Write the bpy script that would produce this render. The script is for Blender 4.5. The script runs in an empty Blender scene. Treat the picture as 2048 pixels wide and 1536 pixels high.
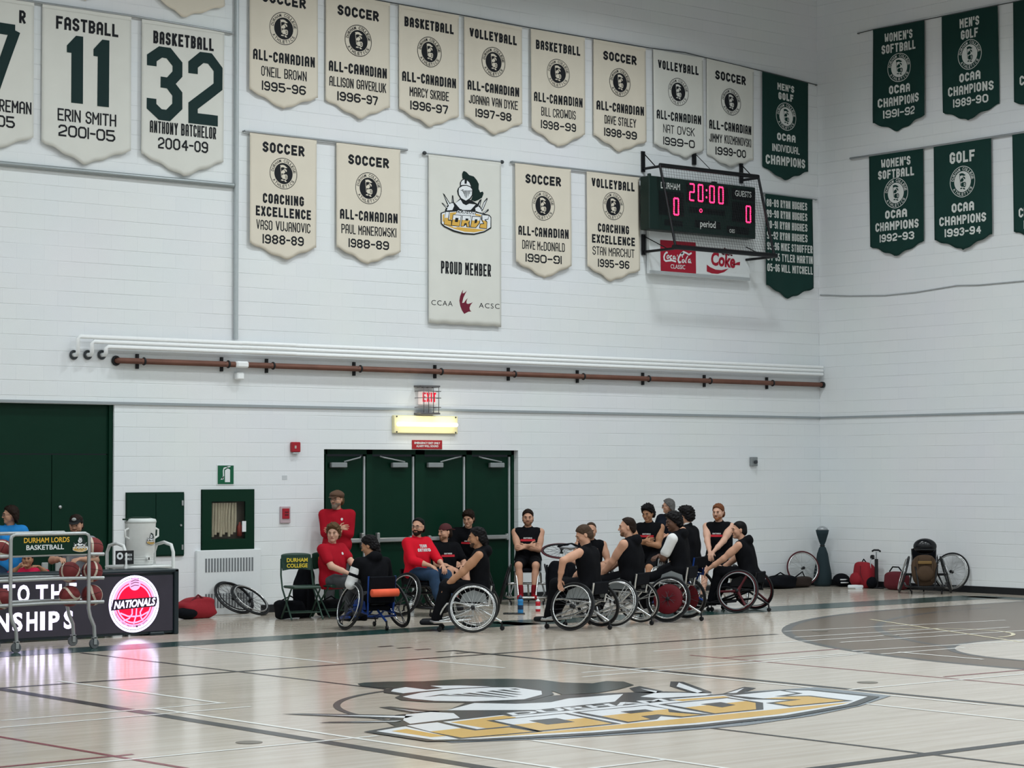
import bpy, math, random
import numpy as np
from math import sin, cos, pi, radians, sqrt, atan2
from mathutils import Vector, Matrix
from mathutils.geometry import tessellate_polygon
SC = bpy.context.scene
FLOOR_ROUGH = .14; FLOOR_SPEC = .45
COL = SC.collection
random.seed(7)
# ------------------------------------------------------------------ camera
# room frame: corner of the two visible walls at the origin, wall_back is y=0 (x<0), wall_right is x=0 (y<0)
FPX = 4400.0; PITCH = radians(2.314); ROLL = radians(.127); PSI = radians(39.37)
CAM = np.array([-28.65, -26.41, 1.97])
cam = bpy.data.cameras.new('camera'); cam.sensor_width = 36; cam.lens = FPX/2048*36; cam.clip_end = 200
camo = bpy.data.objects.new('camera', cam); COL.objects.link(camo)
camo.matrix_world = (Matrix.Translation(CAM.tolist()) @ Matrix.Rotation(-PSI, 4, 'Z') @ Matrix.Rotation(pi/2+PITCH, 4, 'X')
                     @ Matrix.Rotation(-ROLL, 4, 'Z'))
SC.camera = camo
# ------------------------------------------------------------------ world, exposure
SC.view_settings.view_transform = 'Standard'; SC.view_settings.look = 'None'
SC.view_settings.gamma = 1; SC.view_settings.use_curve_mapping = False
SC.view_settings.exposure = 0.0
w = bpy.data.worlds.new('world'); SC.world = w; w.use_nodes = True
w.node_tree.nodes['Background'].inputs[0].default_value = (.75, .85, 1, 1)
w.node_tree.nodes['Background'].inputs[1].default_value = .02
# ------------------------------------------------------------------ gym lamps: rows of high-bay fixtures under the ceiling
LAMPZ = 10.15
for i, lx in enumerate((-29.5, -24.7, -19.9, -15.1, -10.3, -5.5)):
    for j, ly in enumerate((-24.6, -19.4, -14.2, -9.0, -4.0)):
        pass
        l = bpy.data.lights.new('high_bay_lamp', 'AREA'); l.shape = 'RECTANGLE'; l.size = 1.2; l.size_y = .6
        l.energy = 127*(.76 if lx < -12 else 1.4); l.color = (.925, .985, 1); l.spread = radians(160)
        o = bpy.data.objects.new('high_bay_lamp', l); o.location = (lx, ly, LAMPZ); COL.objects.link(o)

# ------------------------------------------------------------------ pixel rays onto real planes (used to survey the room)
_r = np.array([cos(PSI), -sin(PSI), 0]); _f = np.array([sin(PSI), cos(PSI), 0]); _u = np.array([0, 0, 1.])
_fw = _f*cos(PITCH)+_u*sin(PITCH); _up = _u*cos(PITCH)-_f*sin(PITCH)
def ray(px, py):
    a = (px-1024)/FPX; b = (768-py)/FPX; c, s = cos(ROLL), sin(ROLL)
    return _r*(a*c+b*s)+_up*(b*c-a*s)+_fw
def WA(px, py, y=0.):
    d = ray(px, py); return CAM+d*((y-CAM[1])/d[1])
def WB(px, py, x=0.):
    d = ray(px, py); return CAM+d*((x-CAM[0])/d[0])
def FL(px, py, z=0.):
    d = ray(px, py); return CAM+d*((z-CAM[2])/d[2])
def at_depth(px, dep):
    a = (px-1024)/FPX; return CAM[:2]+(_r[:2]*a+_f[:2])*dep

# ------------------------------------------------------------------ materials
def lin(c):
    if isinstance(c, str): c = tuple(int(c[i:i+2], 16)/255 for i in (0, 2, 4))
    return tuple(x/12.92 if x <= .04045 else ((x+.055)/1.055)**2.4 for x in c)+(1,)
MATS = {}
def mat(name, col, rough=.6, metal=0, var=.06, scale=20, bump=0, bscale=60, emit=0, spec=.35, stretch=None):
    if name in MATS: return MATS[name]
    m = bpy.data.materials.new(name); m.use_nodes = True; MATS[name] = m
    nt = m.node_tree; N = nt.nodes; L = nt.links; b = N['Principled BSDF']
    b.inputs['Roughness'].default_value = rough; b.inputs['Metallic'].default_value = metal
    b.inputs['Specular IOR Level'].default_value = spec
    tc = N.new('ShaderNodeTexCoord'); src = tc.outputs['Object']
    if stretch:
        mp = N.new('ShaderNodeMapping'); mp.inputs['Scale'].default_value = stretch; L.new(src, mp.inputs[0]); src = mp.outputs[0]
    c = lin(col)
    nz = N.new('ShaderNodeTexNoise'); nz.inputs['Scale'].default_value = scale; nz.inputs['Detail'].default_value = 3
    L.new(src, nz.inputs['Vector'])
    mx = N.new('ShaderNodeMix'); mx.data_type = 'RGBA'
    mx.inputs[6].default_value = tuple(x*(1-var) for x in c[:3])+(1,); mx.inputs[7].default_value = tuple(min(1, x*(1+var)) for x in c[:3])+(1,)
    L.new(nz.outputs['Fac'], mx.inputs[0]); L.new(mx.outputs[2], b.inputs['Base Color'])
    if emit:
        L.new(mx.outputs[2], b.inputs['Emission Color']); b.inputs['Emission Strength'].default_value = emit
    if bump:
        n2 = N.new('ShaderNodeTexNoise'); n2.inputs['Scale'].default_value = bscale; L.new(src, n2.inputs['Vector'])
        bp = N.new('ShaderNodeBump'); bp.inputs['Strength'].default_value = bump; bp.inputs['Distance'].default_value = .01
        L.new(n2.outputs['Fac'], bp.inputs['Height']); L.new(bp.outputs['Normal'], b.inputs['Normal'])
    return m

# ------------------------------------------------------------------ mesh building
class MB:
    """collects shapes (optionally with material slots) and links them as ONE mesh object"""
    def __init__(s): s.v = []; s.f = []; s.m = []; s.sm = []; s.slot = 0; s.M = None
    def add(s, vs, fs, smooth=False):
        o = len(s.v)
        if s.M is not None: vs = [tuple(s.M @ Vector(p)) for p in vs]
        s.v.extend([tuple(float(c) for c in p) for p in vs])
        s.f.extend([tuple(i+o for i in f) for f in fs]); s.m.extend([s.slot]*len(fs)); s.sm.extend([smooth]*len(fs)); return s
    def box(s, c, d, rz=0, ry=0, rx=0, bev=0):
        x, y, z = d[0]/2, d[1]/2, d[2]/2
        R = Matrix.Rotation(rz, 3, 'Z') @ Matrix.Rotation(ry, 3, 'Y') @ Matrix.Rotation(rx, 3, 'X'); c = Vector(c)
        if bev:
            b = min(bev, x*.9, y*.9, z*.9); bm = []
            # chamfered box: three slabs' corner points, hull faces built by hand
            P = []
            for sx in (-1, 1):
                for sy in (-1, 1):
                    for sz in (-1, 1):
                        P += [(sx*(x-b), sy*(y-b), sz*z), (sx*(x-b), sy*y, sz*(z-b)), (sx*x, sy*(y-b), sz*(z-b))]
            import bmesh
            B = bmesh.new(); vs = [B.verts.new(R @ Vector(p)+c) for p in P]
            bmesh.ops.convex_hull(B, input=vs); B.verts.index_update()
            s.add([v.co[:] for v in B.verts], [[v.index for v in f.verts] for f in B.faces]); B.free(); return s
        P = [R @ Vector(p)+c for p in ((-x,-y,-z),(x,-y,-z),(x,y,-z),(-x,y,-z),(-x,-y,z),(x,-y,z),(x,y,z),(-x,y,z))]
        return s.add(P, [(0,3,2,1),(4,5,6,7),(0,1,5,4),(1,2,6,5),(2,3,7,6),(3,0,4,7)])
    def tube(s, pts, r, n=8, closed=False, cap=True):
        P = [Vector(p) for p in pts]; k = len(P); R = r if isinstance(r, (list, tuple)) else [r]*k
        T = []
        for i in range(k):
            a = P[i-1] if (i or closed) else P[i]; b = P[(i+1) % k] if (i < k-1 or closed) else P[i]
            t = b-a; T.append(t.normalized() if t.length > 1e-9 else Vector((0,0,1)))
        nrm = T[0].orthogonal().normalized(); vs = []; fs = []
        for i in range(k):
            nrm = (nrm-T[i]*nrm.dot(T[i]))
            nrm = nrm.normalized() if nrm.length > 1e-6 else T[i].orthogonal().normalized()
            bi = T[i].cross(nrm)
            for j in range(n):
                a = 2*pi*j/n; vs.append(P[i]+(nrm*cos(a)+bi*sin(a))*R[i])
        for i in range(k if closed else k-1):
            for j in range(n):
                a, b = i*n+j, i*n+(j+1) % n; c, d = ((i+1) % k)*n+(j+1) % n, ((i+1) % k)*n+j
                fs.append((a, b, c, d))
        s.add(vs, fs, True)
        if cap and not closed:
            s.add(vs[:n], [tuple(range(n-1, -1, -1))]); s.add(vs[-n:], [tuple(range(n))])
        return s
    def ring(s, c, ax, R, r, n=36, m=8, arc=2*pi, sq=1):
        c = Vector(c); ax = Vector(ax).normalized(); u = ax.orthogonal().normalized(); v = ax.cross(u)
        vs = []; fs = []
        for i in range(n):
            d = u*cos(2*pi*i/n)+v*sin(2*pi*i/n)
            for j in range(m):
                a = 2*pi*j/m; vs.append(c+d*(R+r*cos(a))+ax*(r*sq*sin(a)))
        for i in range(n):
            for j in range(m): fs.append((i*m+j, ((i+1) % n)*m+j, ((i+1) % n)*m+(j+1) % m, i*m+(j+1) % m))
        return s.add(vs, fs, True)
    def lathe(s, prof, n=24, c=(0,0,0), ax=(0,0,1), cap=True):
        c = Vector(c); ax = Vector(ax).normalized(); u = Vector((1,0,0)) if abs(ax.x) < .9 else Vector((0,1,0))
        u = (u-ax*u.dot(ax)).normalized(); v = ax.cross(u); vs = []; fs = []
        for (r, z) in prof:
            for i in range(n):
                a = 2*pi*i/n; vs.append(c+(u*cos(a)+v*sin(a))*r+ax*z)
        for k in range(len(prof)-1):
            for i in range(n): fs.append((k*n+i, k*n+(i+1) % n, (k+1)*n+(i+1) % n, (k+1)*n+i))
        if cap:
            fs.append(tuple(range(n-1, -1, -1))); fs.append(tuple((len(prof)-1)*n+i for i in range(n)))
        return s.add(vs, fs, len(prof) > 3)
    def cyl(s, a, b, r, n=16): return s.tube([a, b], r, n)
    def ell(s, c, r, n=16, m=10, R=None, fn=None):
        vs = []; fs = []; c = Vector(c)
        for i in range(m+1):
            t = pi*i/m
            for j in range(n):
                p = 2*pi*j/n; q = Vector((r[0]*sin(t)*cos(p), r[1]*sin(t)*sin(p), r[2]*cos(t)))
                if fn: q = Vector(fn(q))
                if R: q = R @ q
                vs.append(c+q)
        for i in range(m):
            for j in range(n): fs.append((i*n+j, (i+1)*n+j, (i+1)*n+(j+1) % n, i*n+(j+1) % n))
        return s.add(vs, fs, True)
    def poly(s, pts):
        """flat polygon (3-D points), triangulated"""
        tri = tessellate_polygon([[Vector(p) for p in pts]])
        return s.add(pts, [tuple(t) for t in tri])
    def prism(s, pts, off):
        off = Vector(off); n = len(pts); P = [Vector(p) for p in pts]; Q = [p+off for p in P]
        tri = [tuple(t) for t in tessellate_polygon([P])]
        s.add(P+Q, tri+[tuple(i+n for i in reversed(t)) for t in tri]+[(i, (i+1) % n, n+(i+1) % n, n+i) for i in range(n)]); return s
    def build(s, name, m=None, parent=None, **props):
        me = bpy.data.meshes.new(name); me.from_pydata(s.v, [], s.f); me.validate()
        if len(me.polygons) == len(s.f):
            me.polygons.foreach_set('use_smooth', s.sm); me.polygons.foreach_set('material_index', s.m)
        for x in (m if isinstance(m, (list, tuple)) else [m]): me.materials.append(x)
        import bmesh
        B = bmesh.new(); B.from_mesh(me); bmesh.ops.recalc_face_normals(B, faces=B.faces); B.to_mesh(me); B.free()
        o = bpy.data.objects.new(name, me); COL.objects.link(o)
        if parent: o.parent = parent
        for k, v in props.items(): o[k] = v
        return o
def thing(name, label, cat, loc=(0,0,0), rz=0, group=None):
    o = bpy.data.objects.new(name, None); COL.objects.link(o); o.empty_display_size = .1
    o.location = loc; o.rotation_euler = (0, 0, rz); o['label'] = label; o['category'] = cat
    if group: o['group'] = group
    return o
def tag(o, label, cat, group=None):
    o['label'] = label; o['category'] = cat
    if group: o['group'] = group
    return o
def struct(o): o['kind'] = 'structure'; return o
def dup(root, loc, rz=0, label=None, group=None):
    def cp(o, p):
        c = o.copy(); COL.objects.link(c)
        if p: c.parent = p
        for ch in o.children: cp(ch, c)
        return c
    r = cp(root, None); r.location = loc; r.rotation_euler = (0, 0, rz)
    if label: r['label'] = label
    if group: r['group'] = group
    return r

# ------------------------------------------------------------------ lettering
GL = {
'A': [[(0,0),(0,1,1),(1,1,1),(1,0)], [(0,.42),(1,.42)]],
'B': [[(0,.5),(0,1),(1,1,1),(1,.5,1),'z'], [(0,0),(0,.5),(1,.5,1),(1,0,1),'z']],
'C': [[(1,.7),(1,1,1),(0,1,1),(0,0,1),(1,0,1),(1,.3)]],
'D': [[(0,0),(0,1),(1,1,1),(1,0,1),'z']],
'E': [[(1,1),(0,1),(0,0),(1,0)], [(0,.5),(.8,.5)]],
'F': [[(1,1),(0,1),(0,0)], [(0,.5),(.8,.5)]],
'G': [[(1,.7),(1,1,1),(0,1,1),(0,0,1),(1,0,1),(1,.45),(.5,.45)]],
'H': [[(0,0),(0,1)], [(1,0),(1,1)], [(0,.5),(1,.5)]],
'I': [[(0,0),(0,1)]], '1': [[(0,0),(0,1)]],
'J': [[(1,1),(1,0,1),(0,0,1),(0,.3)]],
'K': [[(0,0),(0,1)], [(1,1),(0,.42)], [(.3,.6),(1,0)]],
'L': [[(0,1),(0,0),(1,0)]],
'M': [[(0,0),(0,1),(.5,.4),(1,1),(1,0)]],
'N': [[(0,0),(0,1),(1,0),(1,1)]],
'O': [[(0,0,1),(0,1,1),(1,1,1),(1,0,1),'z']],
'P': [[(0,0),(0,1),(1,1,1),(1,.45,1),(0,.45)]],
'R': [[(0,0),(0,1),(1,1,1),(1,.45,1),(0,.45)], [(.4,.45),(1,0)]],
'S': [[(1,.72),(1,1,1),(0,1,1),(0,.5,1),(1,.5,1),(1,0,1),(0,0,1),(0,.28)]],
'T': [[(0,1),(1,1)], [(.5,1),(.5,0)]],
'U': [[(0,1),(0,0,1),(1,0,1),(1,1)]],
'V': [[(0,1),(.5,0),(1,1)]],
'W': [[(0,1),(.12,0),(.5,.6),(.88,0),(1,1)]],
'X': [[(0,1),(1,0)], [(0,0),(1,1)]],
'Y': [[(0,1),(.5,.5),(1,1)], [(.5,.5),(.5,0)]],
'Z': [[(0,1),(1,1),(0,0),(1,0)]],
'2': [[(0,.72),(0,1,1),(1,1,1),(1,.56),(0,.2),(0,0),(1,0)]],
'3': [[(0,.76),(0,1,1),(1,1,1),(1,.52,1),(.35,.52)], [(.35,.52),(1,.52,1),(1,0,1),(0,0,1),(0,.24)]],
'4': [[(.75,0),(.75,1),(0,.3),(1,.3)]],
'5': [[(1,1),(0,1),(0,.56),(1,.56,1),(1,0,1),(0,0,1),(0,.22)]],
'6': [[(1,.8),(1,1,1),(0,1,1),(0,0,1),(1,0,1),(1,.54,1),(0,.54)]],
'7': [[(0,1),(1,1),(.4,0)]],
'8': [[(0,.52,1),(0,1,1),(1,1,1),(1,.52,1),'z'], [(0,0,1),(0,.52,1),(1,.52,1),(1,0,1),'z']],
'9': [[(0,.2),(0,0,1),(1,0,1),(1,1,1),(0,1,1),(0,.46,1),(1,.46)]],
'-': [[(0,.5),(1,.5)]], '\'': [[(0,1),(0,.74)]], '.': [[(0,0),(0,.03)]], '/': [[(0,0),(1,1)]],
'c': [[(1,.42),(1,.5,1),(0,.5,1),(0,0,1),(1,0,1),(1,.1)]],
}
GL['0'] = GL['O']
GW = {'I': .02, '1': .02, '\'': .02, '.': .02, 'M': 1.2, 'W': 1.3, '-': .6, 'c': .75, 'V': 1.1, 'Y': 1.1, '7': .95, 'J': .85, 'L': .9}
def ribbon(pts, t, closed=False, maxlen=.06, cap=0):
    """stroke of a 2-D polyline -> quads; mitred at blunt corners, split at sharp ones, ends lengthened by cap"""
    n = len(pts); out = []
    def un(a, b):
        d = (b[0]-a[0], b[1]-a[1]); l = sqrt(d[0]**2+d[1]**2) or 1e-9; return (d[0]/l, d[1]/l)
    if not closed and cap:
        d = un(pts[1], pts[0]); e = un(pts[-2], pts[-1]); pts = list(pts)
        pts[0] = (pts[0][0]+d[0]*cap, pts[0][1]+d[1]*cap); pts[-1] = (pts[-1][0]+e[0]*cap, pts[-1][1]+e[1]*cap)
    def off(i, seg):
        # half-width offset at point i for the segment starting at seg
        d = un(pts[seg], pts[(seg+1) % n]); nn = (-d[1], d[0]); j = i
        o = seg-1 if i == seg else seg+1
        if not closed and not (0 <= o < n-1): return (nn[0]*t/2, nn[1]*t/2)
        d2 = un(pts[o % n], pts[(o+1) % n]); n2 = (-d2[1], d2[0]); mx, my = nn[0]+n2[0], nn[1]+n2[1]; q = mx*mx+my*my
        if q < 1.6: return (nn[0]*t/2, nn[1]*t/2)
        return (mx*t/q, my*t/q)
    for i in range(n if closed else n-1):
        j = (i+1) % n; a, b = pts[i], pts[j]; la, lb = off(i, i), off(i+1, i)
        k = max(1, int(sqrt((a[0]-b[0])**2+(a[1]-b[1])**2)/maxlen+.5))
        for q in range(k):
            P = lambda w, sg: (a[0]+(b[0]-a[0])*w+sg*(la[0]+(lb[0]-la[0])*w), a[1]+(b[1]-a[1])*w+sg*(la[1]+(lb[1]-la[1])*w))
            out.append([P(q/k, -1), P((q+1)/k, -1), P((q+1)/k, 1), P(q/k, 1)])
    return out
def block_text(s, cx, cy, W, H, t, maxlen=.06):
    """block capitals with cut corners, centred at (cx, cy), fitted to W x H, stroke t -> list of quads"""
    wd = [None if c == ' ' else GW.get(c, 1) for c in s]; nl = sum(w is not None for w in wd); ns = len(s)-nl
    tot = sum(w for w in wd if w)+.7*ns
    for _ in range(20):
        g = .62*t; u = (W-nl*t-(nl-1+ns)*g)/tot
        if u > 1.15*t or tot < .5: break
        t *= .93
    if tot < .5: u = 0
    out = []; h = H-t; c = min(.34*u, .2*h, t*1.0); x = cx-W/2+t/2
    for ch, w in zip(s, wd):
        if w is None: x += .7*u+g; continue
        for path in GL[ch]:
            cl = path[-1] == 'z'; P = path[:-1] if cl else path
            Q = [(p[0]*w*u, p[1]*h, len(p) > 2) for p in P]; R = []; n = len(Q)
            for i, (px, py, cut) in enumerate(Q):
                if cut and (cl or 0 < i < n-1):
                    for k in (i-1, (i+1) % n):
                        d = (Q[k][0]-px, Q[k][1]-py); l = sqrt(d[0]**2+d[1]**2) or 1
                        e = min(c, l*.48); R.append((px+d[0]/l*e, py+d[1]/l*e))
                else: R.append((px, py))
            R = [(x+p[0], cy-H/2+t/2+p[1]) for p in R]
            if ch in 'NM':      # uprights first, the slanted strokes between them
                for q in ([R[0], R[1]], [R[-2], R[-1]]): out += ribbon(q, t, False, maxlen, t/2)
                out += ribbon(R[1:-1], t*.92, False, maxlen)
            else: out += ribbon(R, t, cl, maxlen, 0 if cl or ch in 'CGSc235690J' else t/2*.98)
        x += w*u+t+g
    return out
_FC = {}
def font_text(s, cx, cy, W, H, bold=0, shear=0, space=1):
    """lettering in the plain built-in typeface, fitted to W x H -> (verts2d, faces)"""
    key = (s, bold, shear, space)
    if key not in _FC:
        cu = bpy.data.curves.new('t', 'FONT'); cu.body = s; cu.offset = bold; cu.shear = shear; cu.space_character = space
        cu.resolution_u = 3; o = bpy.data.objects.new('t', cu); me = bpy.data.meshes.new_from_object(o)
        V = np.array([v.co[:2] for v in me.vertices]); F = [tuple(p.vertices) for p in me.polygons]
        bpy.data.objects.remove(o); bpy.data.meshes.remove(me); _FC[key] = (V, F)
    V, F = _FC[key]; lo, hi = V.min(0), V.max(0); sz = hi-lo
    if W is None: W = H*sz[0]/sz[1]
    return [((p[0]-lo[0])/sz[0]*W-W/2+cx, (p[1]-lo[1])/sz[1]*H-H/2+cy) for p in V], F
def disc2(cx, cy, rx, ry, n=32): return [(cx+rx*cos(2*pi*i/n), cy+ry*sin(2*pi*i/n)) for i in range(n)]
def ring2(cx, cy, r1, r2, n=40, a0=0, a1=2*pi, asp=1):
    out = []
    for i in range(n):
        a, b = a0+(a1-a0)*i/n, a0+(a1-a0)*(i+1)/n
        out.append([(cx+r*cos(q)*asp, cy+r*sin(q)) for r, q in ((r1, a), (r1, b), (r2, b), (r2, a))])
    return out
def arc_text(s, cx, cy, R, h, a_mid, span, inward=False, bold=.02):
    """letters round a circle -> list of (verts, faces)"""
    out = []; n = len(s)
    for i, ch in enumerate(s):
        if ch == ' ': continue
        t = (i-(n-1)/2)/(n-1)*span
        a = a_mid+(t if inward else -t)
        V, F = font_text(ch, 0, 0, (.2 if ch == 'I' else .75)*h, h, bold)
        rot = a+pi/2 if inward else a-pi/2
        out.append(([(cx+R*cos(a)+p[0]*cos(rot)-p[1]*sin(rot), cy+R*sin(a)+p[0]*sin(rot)+p[1]*cos(rot)) for p in V], F))
    return out
class Flat:
    """2-D artwork laid on a surface: P maps (u, v) -> 3-D point; lift per layer; part() starts a new mesh"""
    def __init__(s, P): s.P = P; s.parts = []; s.lift = 0; s.part('lettering')
    def part(s, name): s.mb = MB(); s.parts.append((name, s.mb)); return s
    def quads(s, Q):
        for q in Q: s.mb.add([s.P(a, b, s.lift) for a, b in q], [tuple(range(len(q)))])
        return s
    def poly(s, pts):
        tri = tessellate_polygon([[Vector((a, b, 0)) for a, b in pts]])
        s.mb.add([s.P(a, b, s.lift) for a, b in pts], [tuple(t) for t in tri]); return s
    def blob(s, pts, rings=6):
        """a convex patch in concentric rings, so that it can follow a curved surface"""
        cx = sum(p[0] for p in pts)/len(pts); cy = sum(p[1] for p in pts)/len(pts); n = len(pts)
        V = [s.P(cx+(p[0]-cx)*k/rings, cy+(p[1]-cy)*k/rings, s.lift) for k in range(rings+1) for p in pts]
        s.mb.add(V, [(k*n+i, k*n+(i+1) % n, (k+1)*n+(i+1) % n, (k+1)*n+i) for k in range(rings) for i in range(n)]); return s
    def vf(s, VF):
        for V, F in (VF if isinstance(VF, list) else [VF]): s.mb.add([s.P(a, b, s.lift) for a, b in V], F)
        return s
    def slot(s, k, lift=None):
        s.mb.slot = k
        if lift is not None: s.lift = lift
        return s
    def build(s, m, parent):
        for n, mb in s.parts:
            if mb.v: mb.build(n, m, parent)
# ================================================================== the room
def block_mat(name, ax):
    m = bpy.data.materials.new(name); m.use_nodes = True; N = m.node_tree.nodes; L = m.node_tree.links; b = N['Principled BSDF']
    tc = N.new('ShaderNodeTexCoord'); sp = N.new('ShaderNodeSeparateXYZ'); cb = N.new('ShaderNodeCombineXYZ')
    L.new(tc.outputs['Object'], sp.inputs[0]); L.new(sp.outputs[ax], cb.inputs[0]); L.new(sp.outputs[2], cb.inputs[1])
    br = N.new('ShaderNodeTexBrick'); L.new(cb.outputs[0], br.inputs['Vector'])
    br.inputs['Scale'].default_value = 1; br.inputs['Brick Width'].default_value = .4; br.inputs['Row Height'].default_value = .2
    br.inputs['Mortar Size'].default_value = .006; br.inputs['Mortar Smooth'].default_value = .6
    br.inputs['Color1'].default_value = lin((.905,.92,.93)); br.inputs['Color2'].default_value = lin((.897,.914,.926)); br.inputs['Mortar'].default_value = lin((.885,.902,.915))
    b2 = N.new('ShaderNodeTexBrick'); L.new(cb.outputs[0], b2.inputs['Vector'])        # bed joints show far more than the filled head joints
    b2.inputs['Scale'].default_value = 1; b2.inputs['Brick Width'].default_value = 400; b2.inputs['Row Height'].default_value = .2; b2.inputs['Mortar Size'].default_value = .007; b2.inputs['Mortar Smooth'].default_value = .5
    gap = N.new('ShaderNodeTexNoise'); gap.inputs['Scale'].default_value = .9; gap.inputs['Detail'].default_value = 1; L.new(cb.outputs[0], gap.inputs['Vector'])
    gm = N.new('ShaderNodeMapRange'); gm.inputs[1].default_value = .38; gm.inputs[2].default_value = .62; L.new(gap.outputs['Fac'], gm.inputs[0])
    bed = N.new('ShaderNodeMath'); bed.operation = 'MULTIPLY'; L.new(b2.outputs['Fac'], bed.inputs[0]); L.new(gm.outputs[0], bed.inputs[1])
    mor = N.new('ShaderNodeMath'); mor.operation = 'MULTIPLY_ADD'; L.new(br.outputs['Fac'], mor.inputs[0]); mor.inputs[1].default_value = .12; L.new(bed.outputs[0], mor.inputs[2])
    # broad roller-paint variation
    nz = N.new('ShaderNodeTexNoise'); nz.inputs['Scale'].default_value = .7; L.new(tc.outputs['Object'], nz.inputs['Vector'])
    mx = N.new('ShaderNodeMix'); mx.data_type = 'RGBA'; mx.blend_type = 'MULTIPLY'; mx.inputs[0].default_value = .06
    L.new(br.outputs['Color'], mx.inputs[6]); L.new(nz.outputs['Color'], mx.inputs[7]); L.new(mx.outputs[2], b.inputs['Base Color'])
    iv = N.new('ShaderNodeMath'); iv.operation = 'SUBTRACT'; iv.inputs[0].default_value = 1; L.new(mor.outputs[0], iv.inputs[1])
    n2 = N.new('ShaderNodeTexNoise'); n2.inputs['Scale'].default_value = 90; L.new(tc.outputs['Object'], n2.inputs['Vector'])
    ad = N.new('ShaderNodeMath'); ad.operation = 'MULTIPLY_ADD'; L.new(n2.outputs['Fac'], ad.inputs[0]); ad.inputs[1].default_value = .15; L.new(iv.outputs[0], ad.inputs[2])
    bp = N.new('ShaderNodeBump'); bp.inputs['Strength'].default_value = .6; bp.inputs['Distance'].default_value = .008
    L.new(ad.outputs[0], bp.inputs['Height']); L.new(bp.outputs[0], b.inputs['Normal']); b.inputs['Roughness'].default_value = .5
    b.inputs['Specular IOR Level'].default_value = .3
    return m
WALLM = block_mat('painted_block_back', 0); WALLR = block_mat('painted_block_right', 1)
WHITE = mat('white_paint', 'dfe4e6', .45, var=.03); GREEN = mat('green_door_paint', '052b1e', .42, var=.1, scale=3, spec=.15)
DKGREEN = mat('dark_green_paint', '082c1f', .5, var=.08, spec=.15); BLACK = mat('black_rubber', '17191c', .55); STEEL = mat('brushed_steel', 'b9bdbe', .35, .85)
GREY = mat('grey_metal', '8c9294', .45, .3); CHROME = mat('chrome', 'd8dadb', .18, 1); RED = mat('signal_red', 'a01f2c', .45)
DKGREY = mat('dark_grey_plastic', '3a3f43', .5); PIPEGREY = mat('pipe_grey', 'b4babd', .45)
RM = -31.5; YM = -29.0; ZC = 11.6
def wall_rects(holes, x0, x1, z0, z1):
    xs = sorted({x0, x1, *[h[0] for h in holes], *[h[1] for h in holes]}); zs = sorted({z0, z1, *[h[2] for h in holes], *[h[3] for h in holes]})
    for a, b in zip(xs, xs[1:]):
        for c, d in zip(zs, zs[1:]):
            if not any(h[0] <= (a+b)/2 <= h[1] and h[2] <= (c+d)/2 <= h[3] for h in holes): yield a, b, c, d
DX0, DX1, DZ = -10.51, -6.86, 2.32          # the emergency exit opening
GX1, GZ = -13.94, 2.90                       # the storage doorway at the left
REC = .15
HOSE = (WA(403, 979)[0]+.02, WA(506.5, 1100.5)[0]-.02, WA(506.5, 1100.5)[2]+.02, WA(403, 979)[2]-.02)     # recess of the fire hose cabinet
wb_ = MB()
for a, b, c, d in wall_rects([(DX0, DX1, 0, DZ), (RM, GX1, 0, GZ), HOSE], RM, 0, 0, ZC):
    wb_.add([(a,0,c),(b,0,c),(b,0,d),(a,0,d)], [(0,1,2,3)])
for x in (DX0, DX1): wb_.add([(x,0,0),(x,REC+.1,0),(x,REC+.1,DZ),(x,0,DZ)], [(0,1,2,3)])
wb_.add([(DX0,0,DZ),(DX1,0,DZ),(DX1,REC+.1,DZ),(DX0,REC+.1,DZ)], [(0,1,2,3)])
wb_.add([(GX1,0,0),(GX1,.12,0),(GX1,.12,GZ),(GX1,0,GZ)], [(0,1,2,3)])
struct(wb_.build('wall_back', WALLM))
struct(MB().add([(0,0,0),(0,YM,0),(0,YM,ZC),(0,0,ZC)], [(0,1,2,3)]).build('wall_right', WALLR))
struct(MB().add([(RM,0,0),(RM,YM,0),(RM,YM,ZC),(RM,0,ZC)], [(0,1,2,3)]).build('wall_left', WALLR))
struct(MB().add([(RM,YM,0),(0,YM,0),(0,YM,ZC),(RM,YM,ZC)], [(0,1,2,3)]).build('wall_front', WALLM))
struct(MB().add([(RM,0,ZC),(0,0,ZC),(0,YM,ZC),(RM,YM,ZC)], [(0,1,2,3)]).build('ceiling', mat('ceiling_deck', '6c7072', .8)))
# ---- floor: maple boards, clear coat
fm = bpy.data.materials.new('maple_floor'); fm.use_nodes = True; N = fm.node_tree.nodes; L = fm.node_tree.links; b = N['Principled BSDF']
tc = N.new('ShaderNodeTexCoord'); br = N.new('ShaderNodeTexBrick'); L.new(tc.outputs['Object'], br.inputs['Vector'])
br.inputs['Scale'].default_value = 1; br.inputs['Brick Width'].default_value = 1.3; br.inputs['Row Height'].default_value = .06; br.inputs['Mortar Size'].default_value = .0008
br.inputs['Color1'].default_value = lin('d2c8bb'); br.inputs['Color2'].default_value = lin('c7bcaf'); br.inputs['Mortar'].default_value = lin('b3a798'); br.inputs['Bias'].default_value = -.2
mp = N.new('ShaderNodeMapping'); mp.inputs['Scale'].default_value = (.5, 6, 1); L.new(tc.outputs['Object'], mp.inputs[0])
nz = N.new('ShaderNodeTexNoise'); nz.inputs['Scale'].default_value = 1.6; nz.inputs['Detail'].default_value = 5; L.new(mp.outputs[0], nz.inputs['Vector'])
cr = N.new('ShaderNodeValToRGB'); cr.color_ramp.elements[0].position = .3; cr.color_ramp.elements[0].color = (.8,.78,.74,1); cr.color_ramp.elements[1].position = .7; cr.color_ramp.elements[1].color = (1,1,1,1)
L.new(nz.outputs['Fac'], cr.inputs[0])
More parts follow.
